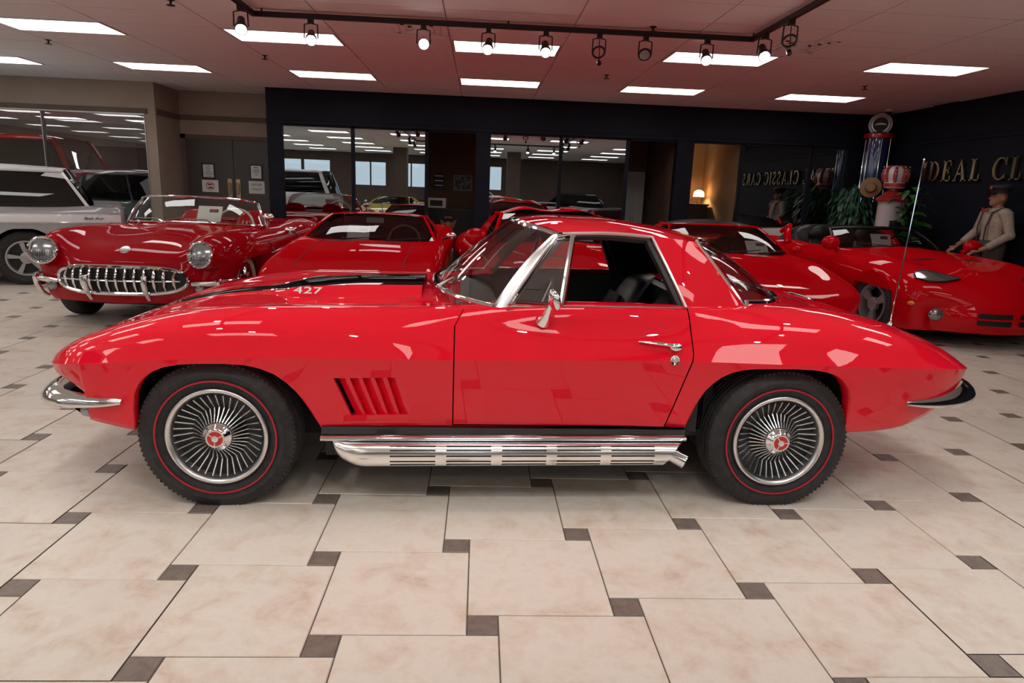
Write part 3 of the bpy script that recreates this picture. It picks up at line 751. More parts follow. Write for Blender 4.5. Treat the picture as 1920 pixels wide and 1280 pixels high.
# door panel cut out of the body sheet, leaving a real shut gap
def bisect(co, no):
    return bmesh.ops.bisect_plane(bm, geom=bm.verts[:]+bm.edges[:]+bm.faces[:], plane_co=co, plane_no=no, dist=1e-5)
G = .0028
pl_front = (Vector((-.243, 0, .6)), Vector((1, 0, 0)))
pl_top = (Vector((-.238, 0, .822)), Vector((-.866, 0, .50)))      # shut line running back up to the windscreen post
dvec = Vector((.105, 0, .40)).normalized(); rn = Vector((dvec.z, 0, -dvec.x))
pl_rear1 = (Vector((.742, 0, .53)), rn)                            # slanting lower rear edge
pl_rear2 = (Vector((.793, 0, .78)), Vector((1, 0, .02)).normalized())
pl_bot = (Vector((0, 0, .380)), Vector((0, 0, 1)))
for co, no in (pl_front, pl_top, pl_rear1, pl_rear2, pl_bot):
    g_ = .0016 if co is pl_top[0] else G
    for s in (-g_, g_): bisect(co+no*s, no)
def sd(pl, c): return (c-pl[0]).dot(pl[1])
door_f, gap_f = [], []
for f in bm.faces:
    c = f.calc_center_median()
    if abs(c.y) < .70 or c.x < -.4 or c.x > 1.0: continue
    vals = (sd(pl_front, c), -sd(pl_top, c), -sd(pl_rear1, c), -sd(pl_rear2, c), sd(pl_bot, c))
    vals = (vals[0], vals[1]*G/.0016, *vals[2:])
    if min(vals) > G*.99: door_f.append(f)
    elif min(vals) > -G*1.01: gap_f.append(f)
# remove the shut gap, split off the doors
bmd = bmesh.new(); vm = {}
keep = {-1: bmesh.new(), 1: bmesh.new()}
for sg in (-1, 1):
    vm = {}
    for f in door_f:
        if (f.calc_center_median().y < 0) == (sg < 0):
            vs = []
            for v in f.verts:
                if v not in vm: vm[v] = keep[sg].verts.new(v.co)
                vs.append(vm[v])
            nf = keep[sg].faces.new(vs)
            for e, ne in zip(f.edges, nf.edges): pass
bmesh.ops.delete(bm, geom=door_f+gap_f, context='FACES')
LQ = [(-.744,.598), (-.470,.604), (-.425,.430), (-.678,.424)]
LP = []
for k in range(4):
    a, b = LQ[k], LQ[(k+1) % 4]; e = Vector((b[0]-a[0], 0, b[1]-a[1])).normalized(); LP.append((Vector((a[0], 0, a[1])), Vector((-e.z, 0, e.x))))
    bisect(*LP[-1])
lf = [f for f in bm.faces if -.8 < f.calc_center_median().x < -.35 and .4 < f.calc_center_median().z < .62 and abs(f.calc_center_median().y) > .6 and max(sd(p, f.calc_center_median()) for p in LP) < 0]
bmesh.ops.delete(bm, geom=lf, context='FACES')
BODY = bm_object(bm, 'body', 'red', CAR)
DOORS = {}
for sg in (-1, 1):
    b_ = keep[sg]
    # fold the door edges inwards
    bmesh.ops.remove_doubles(b_, verts=b_.verts, dist=1e-5)
    be = [e for e in b_.edges if e.is_boundary]
    r_ = bmesh.ops.extrude_edge_only(b_, edges=be)
    for v in r_['geom']:
        if isinstance(v, bmesh.types.BMVert): v.co.y -= sg*.02
    DOORS[sg] = bm_object(b_, 'door', 'red', CAR, angle=28)
# dark liner behind the shut gaps and inside the sill
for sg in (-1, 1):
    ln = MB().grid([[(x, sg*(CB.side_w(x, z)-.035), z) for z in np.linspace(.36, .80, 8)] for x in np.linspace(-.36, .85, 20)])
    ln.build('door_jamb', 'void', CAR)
# wheel houses
def wheelhouse(A, parent, nm='wheel_well', yin=.42, yout=.80):
    for sg in (-1, 1):
        b = MB(); P = [(p[0]-(.004 if p[0] < np.mean([q[0] for q in A]) else -.004), p[1]+.004) for p in A]
        b.grid([[(x, sg*yout, z) for x, z in P], [(x, sg*yin, z) for x, z in P]])
        b.poly([(x, sg*yin, z) for x, z in P])
        b.build(nm, 'void', parent, smooth=False)
wheelhouse(archF, CAR); wheelhouse(archR, CAR)
up = MB(); up.span((-1.6, -.42, .19), (1.56, .42, .36)); up.span((-.80, -.77, .22), (.79, .77, .36)); up.span((1.56, -.5, .27), (1.95, .5, .42)); up.span((-1.85, -.55, .30), (-1.58, .55, .45))
up.build('underbody', 'void', CAR, smooth=False)
bt = MB(); bt.span((1.60, -.70, .36), (1.86, .70, .40)); bt.build('rear_pan', 'void', CAR, smooth=False)
# front valance / nose underside between the lower edges
nv = MB(); nv.grid([[(x+.02, -CB.F['wl'](x)+.045, CB.F['zl'](x)+.004), (x, 0, CB.F['zl'](x)+.004), (x+.02, CB.F['wl'](x)-.045, CB.F['zl'](x)+.004)] for x in np.linspace(-2.10, -1.82, 10)]); nv.build('nose_underside', 'red', CAR)
nv = MB(); nv.grid([[(x, -CB.F['wl'](x)+.045, CB.F['zl'](x)+.004), (x, 0, CB.F['zl'](x)+.004), (x, CB.F['wl'](x)-.045, CB.F['zl'](x)+.004)] for x in np.linspace(1.62, 2.385, 16)]); nv.build('tail_underside', 'red', CAR)
# dark grille set back behind the front bumpers, with thin bars
gr = MB(); gr.grid([[(-2.055+.11*(y/.60)**2+dx, y, z) for y in np.linspace(-.60, .60, 17)] for dx, z in ((.10, .525), (.0, .525), (.0, .37), (.12, .35))])
GRL = gr.build('front_grille', 'black', CAR, smooth=False)
for k in range(4): MB().tube([(-2.062+.11*(y/.60)**2, y, .392+.034*k) for y in np.linspace(-.56, .56, 15)], .005, 6).build('grille_bar', 'brushed', GRL)
va = MB(); va.grid([[(-2.045+.12*(y/.62)**2+dx, y, z) for y in np.linspace(-.60, .60, 17)] for dx, z in ((.0, .375), (.0, .36), (.02, .345), (.06, .335), (.20, .335))]); va.build('front_valance', 'red', CAR)
# hood scoop with black stripe
def scoop_half(x): return float(np.interp(x, [-1.66,-1.3,-1.17,-1.08,-.41], [.065,.085,.11,.20,.225]))
def scoop_top(x): return float(pch([(-1.68,.002),(-1.4,.006),(-1.2,.008),(-1.12,.020),(-1.02,.034),(-.75,.042),(-.41,.036)])(np.array(x)))
xs = list(np.linspace(-1.66, -.41, 48))
side = MB(); stripe = MB()
for sg in (-1, 1):
    G_ = []
    for x in xs:
        h = scoop_half(x); t = scoop_top(x); fl = .035+.09*min(1, max(0, (x+1.3)/.5)); row = []
        for k in range(7):
            u = k/6; y = h+fl*(1-u)
            row.append((x, sg*y, CB.top_z(x, y)+t*(u*u*(3-2*u))-.001*(1-u)))
        G_.append(row)
    side.grid(G_)
G_ = []
for x in xs:
    h = scoop_half(x); t = scoop_top(x)
    G_.append([(x, h*u, CB.top_z(x, h)+t+.010*(1-u*u)) for u in np.linspace(-1, 1, 13)])
stripe.grid(G_)
xe = xs[-1]; h = scoop_half(xe); stripe.poly([(xe, h*u, CB.top_z(xe, h)+scoop_top(xe)+.010*(1-u*u)) for u in np.linspace(-1, 1, 13)]+[(xe, h, CB.top_z(xe, h)-.01), (xe, -h, CB.top_z(xe, h)-.01)])
SC = side.build('hood_scoop', 'red', CAR); stripe.build('black_stripe', 'stinger', SC)
for sg in (-1, 1):
    ed = MB().tube([(x, sg*scoop_half(x), CB.top_z(x, scoop_half(x))+scoop_top(x)+.0015) for x in xs[16:27]], .0035, 6)
    ed.build('scoop_edge', 'chrome', SC)
t427 = text_obj('engine_badge', '427', .054, .002, 'card', SC, (-.965, -.285, CB.top_z(-.965, .285)+.030), (math.radians(48), 0, math.radians(1)), sx=1.7)
# hood shut line: dark tube laid on the sheet for the gap's shade
hl = MB()
pth = [(-.42, -.20), (-.44, -.34), (-.52, -.52), (-.62, -.575), (-.9, -.59), (-1.3, -.585), (-1.55, -.54)]
for sg in (-1, 1): hl.tube([(p[0], sg*p[1], CB.top_z(p[0], p[1])-.0005) for p in interp_path([(a, b, 0) for a, b in pth], 40)], .0022, 5)
hl.build('hood_gap_shade', 'rubber', BODY)
# wipers
for y0, nm in ((-.36, 'a'), (.10, 'b')):
    w = MB(); z0 = .925
    w.tube([(-.33, y0, z0), (-.27, y0+.03, z0+.035), (-.20, y0+.16, z0+.045)], [.010,.006,.005], 6); w.tube([(-.265, y0-.02, z0+.025), (-.18, y0+.30, z0+.045)], .004, 5); w.build('wiper', 'brushed', CAR)
# windscreen
wsb = interp_path([(-.05,-.700,.888), (-.12,-.655,.893), (-.235,-.50,.902), (-.315,-.28,.915), (-.345,0,.922)], 12)
wst = interp_path([(.225,-.525,1.203), (.185,-.46,1.213), (.115,-.34,1.228), (.065,-.18,1.240), (.048,0,1.245)], 12)
B_, T_ = sym(wsb), sym(wst)
P = patch(B_, T_, 10, .018, (-.75, 0, .6))
MB().grid(P).build('windscreen', 'glass', CAR)
wf = MB()
wf.tube([p+np.array((-.012, 0, .004)) for p in B_], .016, 8, flat=(1, .8)); 
wf.build('windscreen_lower_trim', 'chrome', CAR)
hd = MB(); hd.grid([[p+np.array(d) for p in T_] for d in ((-.006, 0, -.012), (-.012, 0, -.004), (-.008, 0, .006), (.010, 0, .012), (.02, 0, .004), (.018, 0, -.014), (-.006, 0, -.012))]); hd.build('windscreen_header', 'chrome', CAR)
for sg in (-1, 1):
    ps = MB(); col = [P[k][0] for k in range(len(P))]; rows = []
    for k, p in enumerate(col):
        t = k/(len(col)-1); w = .052-.012*t
        rows.append([(p[0]-.030*(1), sg*-(p[1]+.018), p[2]-.004), (p[0]-.012, sg*-(p[1]-.014), p[2]+.004), (p[0]+w*.55, sg*-(p[1]-.018), p[2]+.000), (p[0]+w, sg*-(p[1]-.006), p[2]-.014), (p[0]+w*.7, sg*-(p[1]+.03), p[2]-.03)])
    ps.grid(rows, cv=True); ps.build('windscreen_post', 'brushed', CAR, angle=50)
# vent windows
for sg in (-1, 1):
    a, b_, c, d = [np.array(q) for q in ((-.005, -.722, .906), (.212, -.560, 1.196), (.285, -.556, 1.203), (.222, -.728, .898))]
    fix = lambda p: np.array((p[0], -sg*p[1], p[2]))
    vf = MB(); vf.tube([fix(q) for q in (a, b_, c, d)], .011, 8, closed=True); V = vf.build('vent_window_frame', 'chrome', CAR)
    cc = (a+b_+c+d)/4
    MB().poly([fix(cc+(q-cc)*.93) for q in (a, b_, c, d)]).build('vent_glass', 'glass_vent', V, smooth=False)
    MB().tube([fix(cc+(q-cc)*.88) for q in (a, b_, c, d)], .0035, 6, closed=True).build('rubber_seal', 'black', V)
    MB().tube([fix(q) for q in (c, d)], .014, 8).build('division_bar', 'chrome', V)
# belt trim strips along the doors
for sg in (-1, 1):
    MB().tube([(x, sg*(CB.F['wP'](x)-.006), CB.F['zP'](x)+.004) for x in np.linspace(.0, .80, 20)], .006, 6).build('belt_trim', 'chrome', CAR)
# hardtop
ye = pch([(0,.528),(.3,.548),(.7,.556),(1,.528)]); xe_ = lambda u: .232+(.872-.232)*u; xc_ = lambda u: .055+(1.075-.055)*u
ze_ = pch([(0,1.213),(.35,1.224),(.65,1.214),(1,1.190)]); zm = pch([(.05,1.250),(.28,1.2735),(.48,1.2725),(.71,1.252),(.89,1.224),(1.0,1.196),(1.08,1.166)])
def roofp(u, v):
    y = -float(ye(np.array(u)))*(1-v); k = 1-abs(1-v)**2; kz = 1-abs(1-v)**3.2
    ze = float(ze_(np.array(u))); zc_ = float(zm(np.array(xc_(u))))
    return np.array((xe_(u)+(xc_(u)-xe_(u))*k, y, ze+(zc_-ze)*kz))
UU = np.linspace(0, 1, 25); VV = np.linspace(0, 1, 13)
half = [[roofp(u, v) for v in VV] for u in UU]
full = [r+[mirror_y(p) for p in r[::-1][1:]] for r in half]
top = MB().grid(full)
UW = (.655-.232)/(.872-.232)
def sail(sg, off=0):
    G_ = []
    for u in np.linspace(UW, 1, 12):
        pt = roofp(u, 0); q = (u-UW)/(1-UW)
        pb = np.array((.815+(1.095-.815)*q, -(.705-.02*q-.075*q*q), .879+.028*q)); row = []
        for t in np.linspace(0, 1, 14):
            p = pb+(pt-pb)*t; p[1] -= .012*math.sin(math.pi*t)
            p[1] += off
            row.append(np.array((p[0], -sg*p[1], p[2])))
        G_.append(row)
    return G_
for sg in (-1, 1): top.grid(sail(sg))
HT = top.build('hardtop', 'red', CAR, angle=50)
inner = MB().grid([[p-np.array((0, 0, .028)) for p in r] for r in full])
for sg in (-1, 1): inner.grid([[p*np.array((1, .965, 1)) for p in r] for r in sail(sg)])
inner.build('headliner', 'black', HT)
for sg in (-1, 1):
    e = [roofp(u, 0)*np.array((1, -sg, 1)) for u in np.linspace(.02, UW, 14)]+[np.array(p) for p in sail(sg)[0][::-1][1:]]
    MB().tube([p+np.array((-.004, sg*.004, -.006)) for p in e], .0085, 6).build('drip_rail', 'brushed', HT)
    MB().tube([p+np.array((-.022, -sg*.012, -.022)) for p in e], .019, 6).build('door_seal', 'black', HT)
    MB().tube([np.array(p)+np.array((.006, sg*.002, 0)) for p in sail(sg)[-1]], .008, 6).build('quarter_trim', 'chrome', HT)
# wraparound rear window
rt = [roofp(1, v) for v in np.linspace(0, 1, 13)]
rb = interp_path([(1.105,-.612,.913), (1.22,-.545,.906), (1.325,-.43,.904), (1.41,-.23,.905), (1.43,0,.905)], 12)
R1, R0 = sym(rt), sym(rb)
RP = patch(R0, R1, 8, .02, (.7, 0, .7))
MB().grid(RP).build('rear_window', 'glass_tint', HT)
MB().tube([p+np.array((.004, 0, .008)) for p in R0], .017, 8).build('rear_window_trim', 'chrome', HT)
MB().tube([p+np.array((.004, 0, .004)) for p in R1], .009, 8).build('rear_window_upper_trim', 'chrome', HT)
# louvres behind the front wheel
for sg in (-1, 1):
    q = LQ
    def lq(u, v):
        return (q[0][0]*(1-u)+q[1][0]*u)*(1-v)+(q[3][0]*(1-u)+q[2][0]*u)*v, (q[0][1]*(1-u)+q[1][1]*u)*(1-v)+(q[3][1]*(1-u)+q[2][1]*u)*v
    def sp(u, v, o=0):
        x, z = lq(u, v); return np.array((x, sg*(CB.side_w(x, z)+o), z))
    rec = MB(); rec.grid([[sp(u, v, -.075) for v in np.linspace(-.08, 1.08, 4)] for u in np.linspace(-.08, 1.08, 8)])
    R_ = rec.build('louvre_recess', 'void', CAR)
    MB().grid([[sp(u, 0, o) for u in np.linspace(0, 1, 8)] for o in (0, -.07)]).grid([[sp(u, 1, o) for u in np.linspace(0, 1, 8)] for o in (0, -.07)]).grid([[sp(0, v, o) for v in np.linspace(0, 1, 5)] for o in (0, -.02)]).build('louvre_edge', 'red', R_)
    for k in range(5):
        u0 = .05+k*.19; u1 = u0+.19; b = MB()
        b.grid([[sp(u0+(u1-u0)*t, v, -.030*(1-t)**1.3+(.0 if k == 4 else 0)) for t in np.linspace(0, 1, 6)] for v in np.linspace(.0, 1, 8)])
        b.grid([[sp(u1, v, -o) for o in (0, .05)] for v in np.linspace(0, 1, 8)])
        b.build('louvre', 'red', R_, angle=30)
# sill strips and side exhaust covers
for sg in (-1, 1):
    y0 = sg*.826
    MB().span((-.806, sg*.79, .338), (.80, sg*.824, .372)).build('sill_strip', 'gloss_black', CAR, smooth=False)
    prof = [(.79,.334), (.828,.336), (.842,.330), (.846,.322), (.842,.314), (.80,.310)]
    ch = MB().grid([[(x, sg*y, z+.012*(x+.8)/1.6) for y, z in prof] for x in (-.808, -.4, 0, .4, .802)]); ch.poly([(-.808, sg*y, z) for y, z in prof]); ch.build('sill_moulding', 'chrome', CAR, angle=50)
    # cover: rounded front, tapered rear, four ridges
    def pipe_prof(x):
        t = min(1, max(0, (x+.765)/.16)); k = math.sqrt(max(0, 1-(1-t)**2)); zt, zb = .312+.010*(x+.8)/1.6, .312-.118*k+.012*(x+.5)/1.2
        w = .02+.062*k; out = [(.795, zt)]
        for a in np.linspace(12, 165, 26):
            r = math.radians(a); out.append((.795+w*math.sin(r)**.55, zt+(zb-zt)*(1-math.cos(r))/2))
        return out+[(.80, zb)]
    xs_ = list(np.linspace(-.765, -.60, 16))+list(np.linspace(-.55, .69, 24))
    G_ = [[(x, sg*y, z) for y, z in pipe_prof(x)] for x in xs_]
    pr = pipe_prof(.69); n_ = len(pr)
    G_.append([(.695+.10*(1-k/(n_-1))**1.6, sg*y, z) for k, (y, z) in enumerate(pr)])
    SP = MB().grid(G_); PIPE = SP.build('side_exhaust_cover', 'side_pipe', CAR, angle=60)
    sl = MB()
    for gx in range(5):
        xa = -.51+gx*.242; xb = xa+.195
        for dk in (6, 9, 13, 17, 20):
            sb = MB(); G2 = []
            for x in np.linspace(xa, xb, 5):
                pp = pipe_prof(x); y, z = pp[dk]; ty, tz = pp[dk+1][0]-pp[dk-1][0], pp[dk+1][1]-pp[dk-1][1]; L_ = math.hypot(ty, tz); ty, tz = ty/L_, tz/L_; ny, nz = -tz, ty
                G2.append([(x, sg*(y+ty*o+ny*.0012), z+tz*o+nz*.0012) for o in (-.0030, .0030)])
            sb.grid(G2)
            if sg < 0: sb.build('slot', 'black', PIPE, smooth=False)
            else: sl.f += [tuple(i+len(sl.v) for i in f) for f in sb.f]; sl.v += sb.v
    if sg > 0: tag(sl.build('slot_row', 'black', PIPE, smooth=False, weld=0), kind='stuff')
    MB().tube([(.66, sg*.83, .272), (.74, sg*.835, .262), (.80, sg*.86, .238)], [.034,.034,.036], 14, caps=False).build('exhaust_tip', 'chrome', CAR)
# bumpers
def blade(pts, name, ctr, inner):
    P_ = interp_path(pts, 34); G_ = []
    sec = [(.052,-.010), (.024,-.030), (.008,-.024), (.0,-.006), (.004,.012), (.018,.032), (.040,.050), (.066,.062), (.070,.056), (.052,.026), (.052,-.010)]
    for i, p in enumerate(P_):
        t = P_[min(i+1, 34)]-P_[max(i-1, 0)]; n_ = np.array((t[1], -t[0], 0)); n_ /= np.linalg.norm(n_)+1e-9
        if np.dot(n_, np.array((ctr[0]-p[0], ctr[1]*np.sign(p[1])-p[1], 0))) < 0: n_ = -n_
        u = i/34; k = .22+.78*min(1, u/.55)**.8; k *= 1-.75*max(0, (u-.93)/.07)
        G_.append([p+n_*d*k+np.array((0, 0, h*k)) for d, h in sec])
    return MB().grid(G_).poly(G_[0]).poly(G_[-1]).build(name, 'chrome', CAR, angle=50)
for sg in (-1, 1):
    blade([(-1.62, sg*.838, .470), (-1.72, sg*.808, .452), (-1.83, sg*.760, .436), (-1.96, sg*.698, .420), (-2.065, sg*.615, .414), (-2.12, sg*.50, .412), (-2.145, sg*.34, .412), (-2.15, sg*.16, .412)], 'front_bumper', (-1.5, .2), .07)
    MB().tube([(-2.0, sg*.44, .44), (-1.88, sg*.44, .45)], .02, 8).build('bumper_bracket', 'black', CAR)
    MB().tube([(-1.96, sg*.60, .46), (-1.90, sg*.60, .50), (-1.84, sg*.60, .5)], .018, 8).build('bumper_iron', 'black', CAR)
    blade([(1.86, sg*.790, .494), (1.97, sg*.765, .482), (2.10, sg*.728, .472), (2.24, sg*.672, .470), (2.36, sg*.59, .472), (2.435, sg*.485, .474), (2.462, sg*.34, .475), (2.468, sg*.2, .475)], 'rear_bumper', (1.8, .2), .07)
    MB().lathe([(0, -.02), (.034, -.02), (.038, 0), (.034, .012), (0, .012)], 20, (-1.812, sg*.71, .405), 'x').build('parking_lamp', 'lens', CAR)
# mirror, handles, locks, antenna, gas lid
for sg in (-1,):
    yb = -CB.side_w(.14, .85); mb = MB()
    mb.tube([(.140, yb-.005, .845), (.150, yb-.040, .880), (.158, yb-.068, .925)], [.036, .018, .009], 12); mr = mb.build('door_mirror', 'chrome', CAR)
    Rm = Matrix.Rotation(math.radians(-12), 3, 'Y') @ Matrix.Rotation(math.radians(20), 3, 'Z')
    MB().ell((.172, yb-.085, .948), (.022, .045, .050), 16, 10, Rm).build('mirror_head', 'chrome', mr)
for sg in (-1, 1):
    y = lambda x, z: sg*(CB.side_w(x, z))
    h = MB(); h.tube([(.555, y(.555,.772)+sg*.006, .772), (.60, y(.60,.773)+sg*.022, .773), (.66, y(.66,.770)+sg*.026, .770), (.705, y(.705,.764)+sg*.022, .764)], [.005,.009,.011,.012], 10, flat=(1,.8)); H_ = h.build('door_handle', 'chrome', CAR)
    MB().ell((.715, y(.715,.757)+sg*.018, .757), (.030, .016, .020), 14, 8).build('push_button', 'chrome', H_)
    MB().lathe([(0, -.004), (.010, -.004), (.012, 0), (.020, 0), (.022, -.003), (.0225, .006)] if sg > 0 else [(0, -.006), (.010, -.006), (.012, -.002), (.020, -.004), (.022, -.001), (.0225, .006)], 20, (.709, y(.709,.704)+sg*.002, .704)).build('door_lock', 'chrome', CAR)
ax, ay = 2.02, -.34
an = MB(); an.lathe([(.016, 0), (.014, .018), (.004, .03)], 12, (ax, ay, CB.top_z(ax, ay)-.004), 'z'); an.tube([(ax, ay, CB.top_z(ax, ay)), (ax+.035, ay, 1.615)], .0035, 6); an.ell((ax+.035, ay, 1.618), (.006,.006,.006), 8, 6); an.build('antenna', 'chrome', CAR)
MB().ell((1.86, .28, CB.top_z(1.86, .28)+.004), (.10, .05, .010), 16, 6, Matrix.Rotation(math.radians(14), 3, 'Y')).build('fuel_lid_emblem', 'chrome', CAR)
# ---- wheels
def tyre_mesh(R_, w, rin, tread=True):
    hw = w/2
    prof = [(rin, -hw*.72), (rin+.012, -hw*.86), (rin+.05, -hw*1.0), ((R_+rin)/2+.012, -hw*1.06), (R_-.045, -hw*1.0), (R_-.020, -hw*.90), (R_-.007, -hw*.78), (R_, -hw*.60)]
    if tread: 
        for y in (-.42, -.14, .14, .42): prof += [(R_, hw*(y-.09)), (R_-.008, hw*(y-.07)), (R_-.008, hw*(y+.07)), (R_, hw*(y+.09))]
    prof += [(R_, hw*.60), (R_-.007, hw*.78), (R_-.020, hw*.90), (R_-.045, hw*1.0), ((R_+rin)/2+.012, hw*1.06), (rin+.05, hw), (rin, hw*.72)]
    b = MB().lathe(prof, 72)
    if tread:
        n = 90
        for k in range(n):
            a = 2*math.pi*k/n; c, s = math.cos(a), math.sin(a)
            Mr = Matrix(((c, 0, -s), (0, 1, 0), (s, 0, c)))
            b.box((c*(R_-.013), -hw*.79, s*(R_-.013)), (.012, hw*.13, .012), M3=Mr)
    return b
RT, WT = .3345, .205
def fin_wheel(x, sg, copy=None):
    loc = (x, sg*.725, .3185); rot = (0, 0, 0) if sg < 0 else (0, 0, math.pi)
    if copy:
        c = copy_tree(copy, CAR); c.location = loc; c.rotation_euler = rot; return c
    W_ = tyre_mesh(RT, WT, .205).build('wheel', 'rubber', CAR, loc=loc, rot=rot, angle=35)
    yf = -WT/2*1.055
    MB().lathe([(.2475, yf+.002), (.2475, yf-.0025), (.2545, yf-.0025), (.2545, yf+.002)], 72).build('red_line', 'redline', W_)
    MB().lathe([(.212, -.082), (.217, -.095), (.212, -.103), (.204, -.104), (.197, -.098), (.192, -.09), (.190, -.06), (.186, -.03)], 72).build('rim', 'brushed', W_, angle=60)
    MB().lathe([(.200, -.05), (.15, -.045), (.12, -.035), (.06, -.03), (0, -.03)], 48).build('wheel_disc', 'wheel_black', W_)
    fb = MB()
    pr = [(.184,-.086), (.150,-.066), (.118,-.046), (.092,-.062), (.062,-.088)]
    th = .0023
    for half_ in (pr[:3], pr[2:]):
        pass
    for s in (-1, 1):
        pass
    poly = [(r, y) for r, y in pr]+[(.062,-.040), (.118,-.034), (.184,-.045)]
    fb.prism([(r, y, -th) for r, y in poly], (0, 0, 2*th)); fme = fb.mesh('fin', 'fin', smooth=False)
    for k in range(36):
        o = bpy.data.objects.new('fin', fme); COL.objects.link(o); o.parent = W_; o.rotation_euler = (0, 2*math.pi*k/36, 0)
    hb = MB().lathe([(.064, -.04), (.064, -.090), (.058, -.100), (.050, -.104), (.046, -.112), (.040, -.116)], 48).build('hub_cap', 'chrome', W_)
    MB().lathe([(.041, -.115), (.038, -.119), (.033, -.119)], 32).build('cap_rim', 'chrome', W_); MB().lathe([(.034, -.1185), (.016, -.1192)], 32).build('cap_ring', 'cap_red', W_); MB().lathe([(.0165, -.117), (.014, -.122), (0, -.123)], 20).build('cap_centre', 'chrome', W_)
    for a in (.4, 2.5, 4.6): MB().box((.028*math.cos(a), -.1195, .028*math.sin(a)), (.026, .003, .004), M3=Matrix.Rotation(-a, 3, 'Y')).build('cap_flag', 'chrome', W_)
    return W_
WH = fin_wheel(-1.2445, -1); 
fin_wheel(1.2445, -1, WH).rotation_euler = (0, .35, 0)
fin_wheel(-1.2445, 1, WH); fin_wheel(1.2445, 1, WH)
# ---- cabin
def bucket_seat(parent, x, y, m='leather', h=.60, z0=.28, wd=.44):
    S_ = MB(); prof = [(.30,.0,.16), (.36,.03,.19), (.42,.20,.20), (.49,.38,.205), (.56,.50,.19), (.60,.57,.15), (.635,.60,.08)]
    G_ = []
    for xo, zo, hw in prof:
        row = []
        for a in np.linspace(0, 2*math.pi, 20, endpoint=False):
            row.append((x+xo-.30+.055*math.sin(a)+.012*math.sin(a)*abs(math.cos(a)), y+hw*(abs(math.cos(a))**.7)*math.copysign(1, math.cos(a)), z0+.12+zo*h/.60))
        G_.append(row)
    S_.grid(G_, cv=True); S_.poly(G_[-1]); so = S_.build('seat', m, parent, angle=60)
    MB().ell((x-.18, y, z0+.10), (.28, wd/2, .09), 16, 8).build('seat_cushion', m, so)
    for k in range(5):
        yy = y-.10+.05*k
        MB().tube([(x+.03+dx, yy, z0+.20+dz) for dx, dz in ((-.018, .0), (.045, .16), (.10, .30), (.135, .36))], .016, 6).build('seat_rib', m, so)
    return so
for sg in (-1, 1): bucket_seat(CAR, .56, sg*.36, h=.55, z0=.255)
cab = MB(); cab.span((-.30, -.70, .30), (1.0, .70, .33)); cab.span((.92, -.70, .33), (.96, .70, .86)); cab.span((-.32, -.12, .33), (.9, .12, .55))
for sg in (-1, 1): cab.span((-.02, sg*.735, .38), (.85, sg*.69, .885))
cab.build('cabin_trim', 'leather', CAR, smooth=False)
MB().span((.90, -.66, .80), (1.12, .66, .895)).build('rear_shelf', 'leather', CAR, smooth=False)
for sg in (-1, 1): MB().span((.2, sg*.692, .60), (.7, sg*.66, .64)).build('arm_rest', 'leather', CAR)
ds = MB(); ds.grid([[(x, y, .875-.09*((x+.25)/.25)**2) for y in np.linspace(-.66, .66, 12)] for x in np.linspace(-.24, -.02, 8)]); ds.grid([[(-.02+.02*k, y, .80-.12*k) for y in np.linspace(-.66, .66, 12)] for k in range(3)]); ds.build('dashboard', 'leather', CAR)
sw = MB(); R_s = Matrix.Rotation(math.radians(-68), 3, 'Y'); cs_ = Vector((.16, -.36, .80))
sw.tube([tuple(cs_+R_s @ Vector((.19*math.cos(a), .19*math.sin(a), 0))) for a in np.linspace(0, 2*math.pi, 32, endpoint=False)], .011, 8, closed=True); so = sw.build('steering_wheel', 'black', CAR)
sp_ = MB()
for a in (0, 2.2, 4.1): sp_.tube([tuple(cs_), tuple(cs_+R_s @ Vector((.19*math.cos(a), .19*math.sin(a), 0)))], .006, 6)
sp_.build('steering_spoke', 'brushed', so)
MB().box((.20, 0, 1.185), (.03, .20, .05)).build('rear_view_mirror', 'black', CAR)
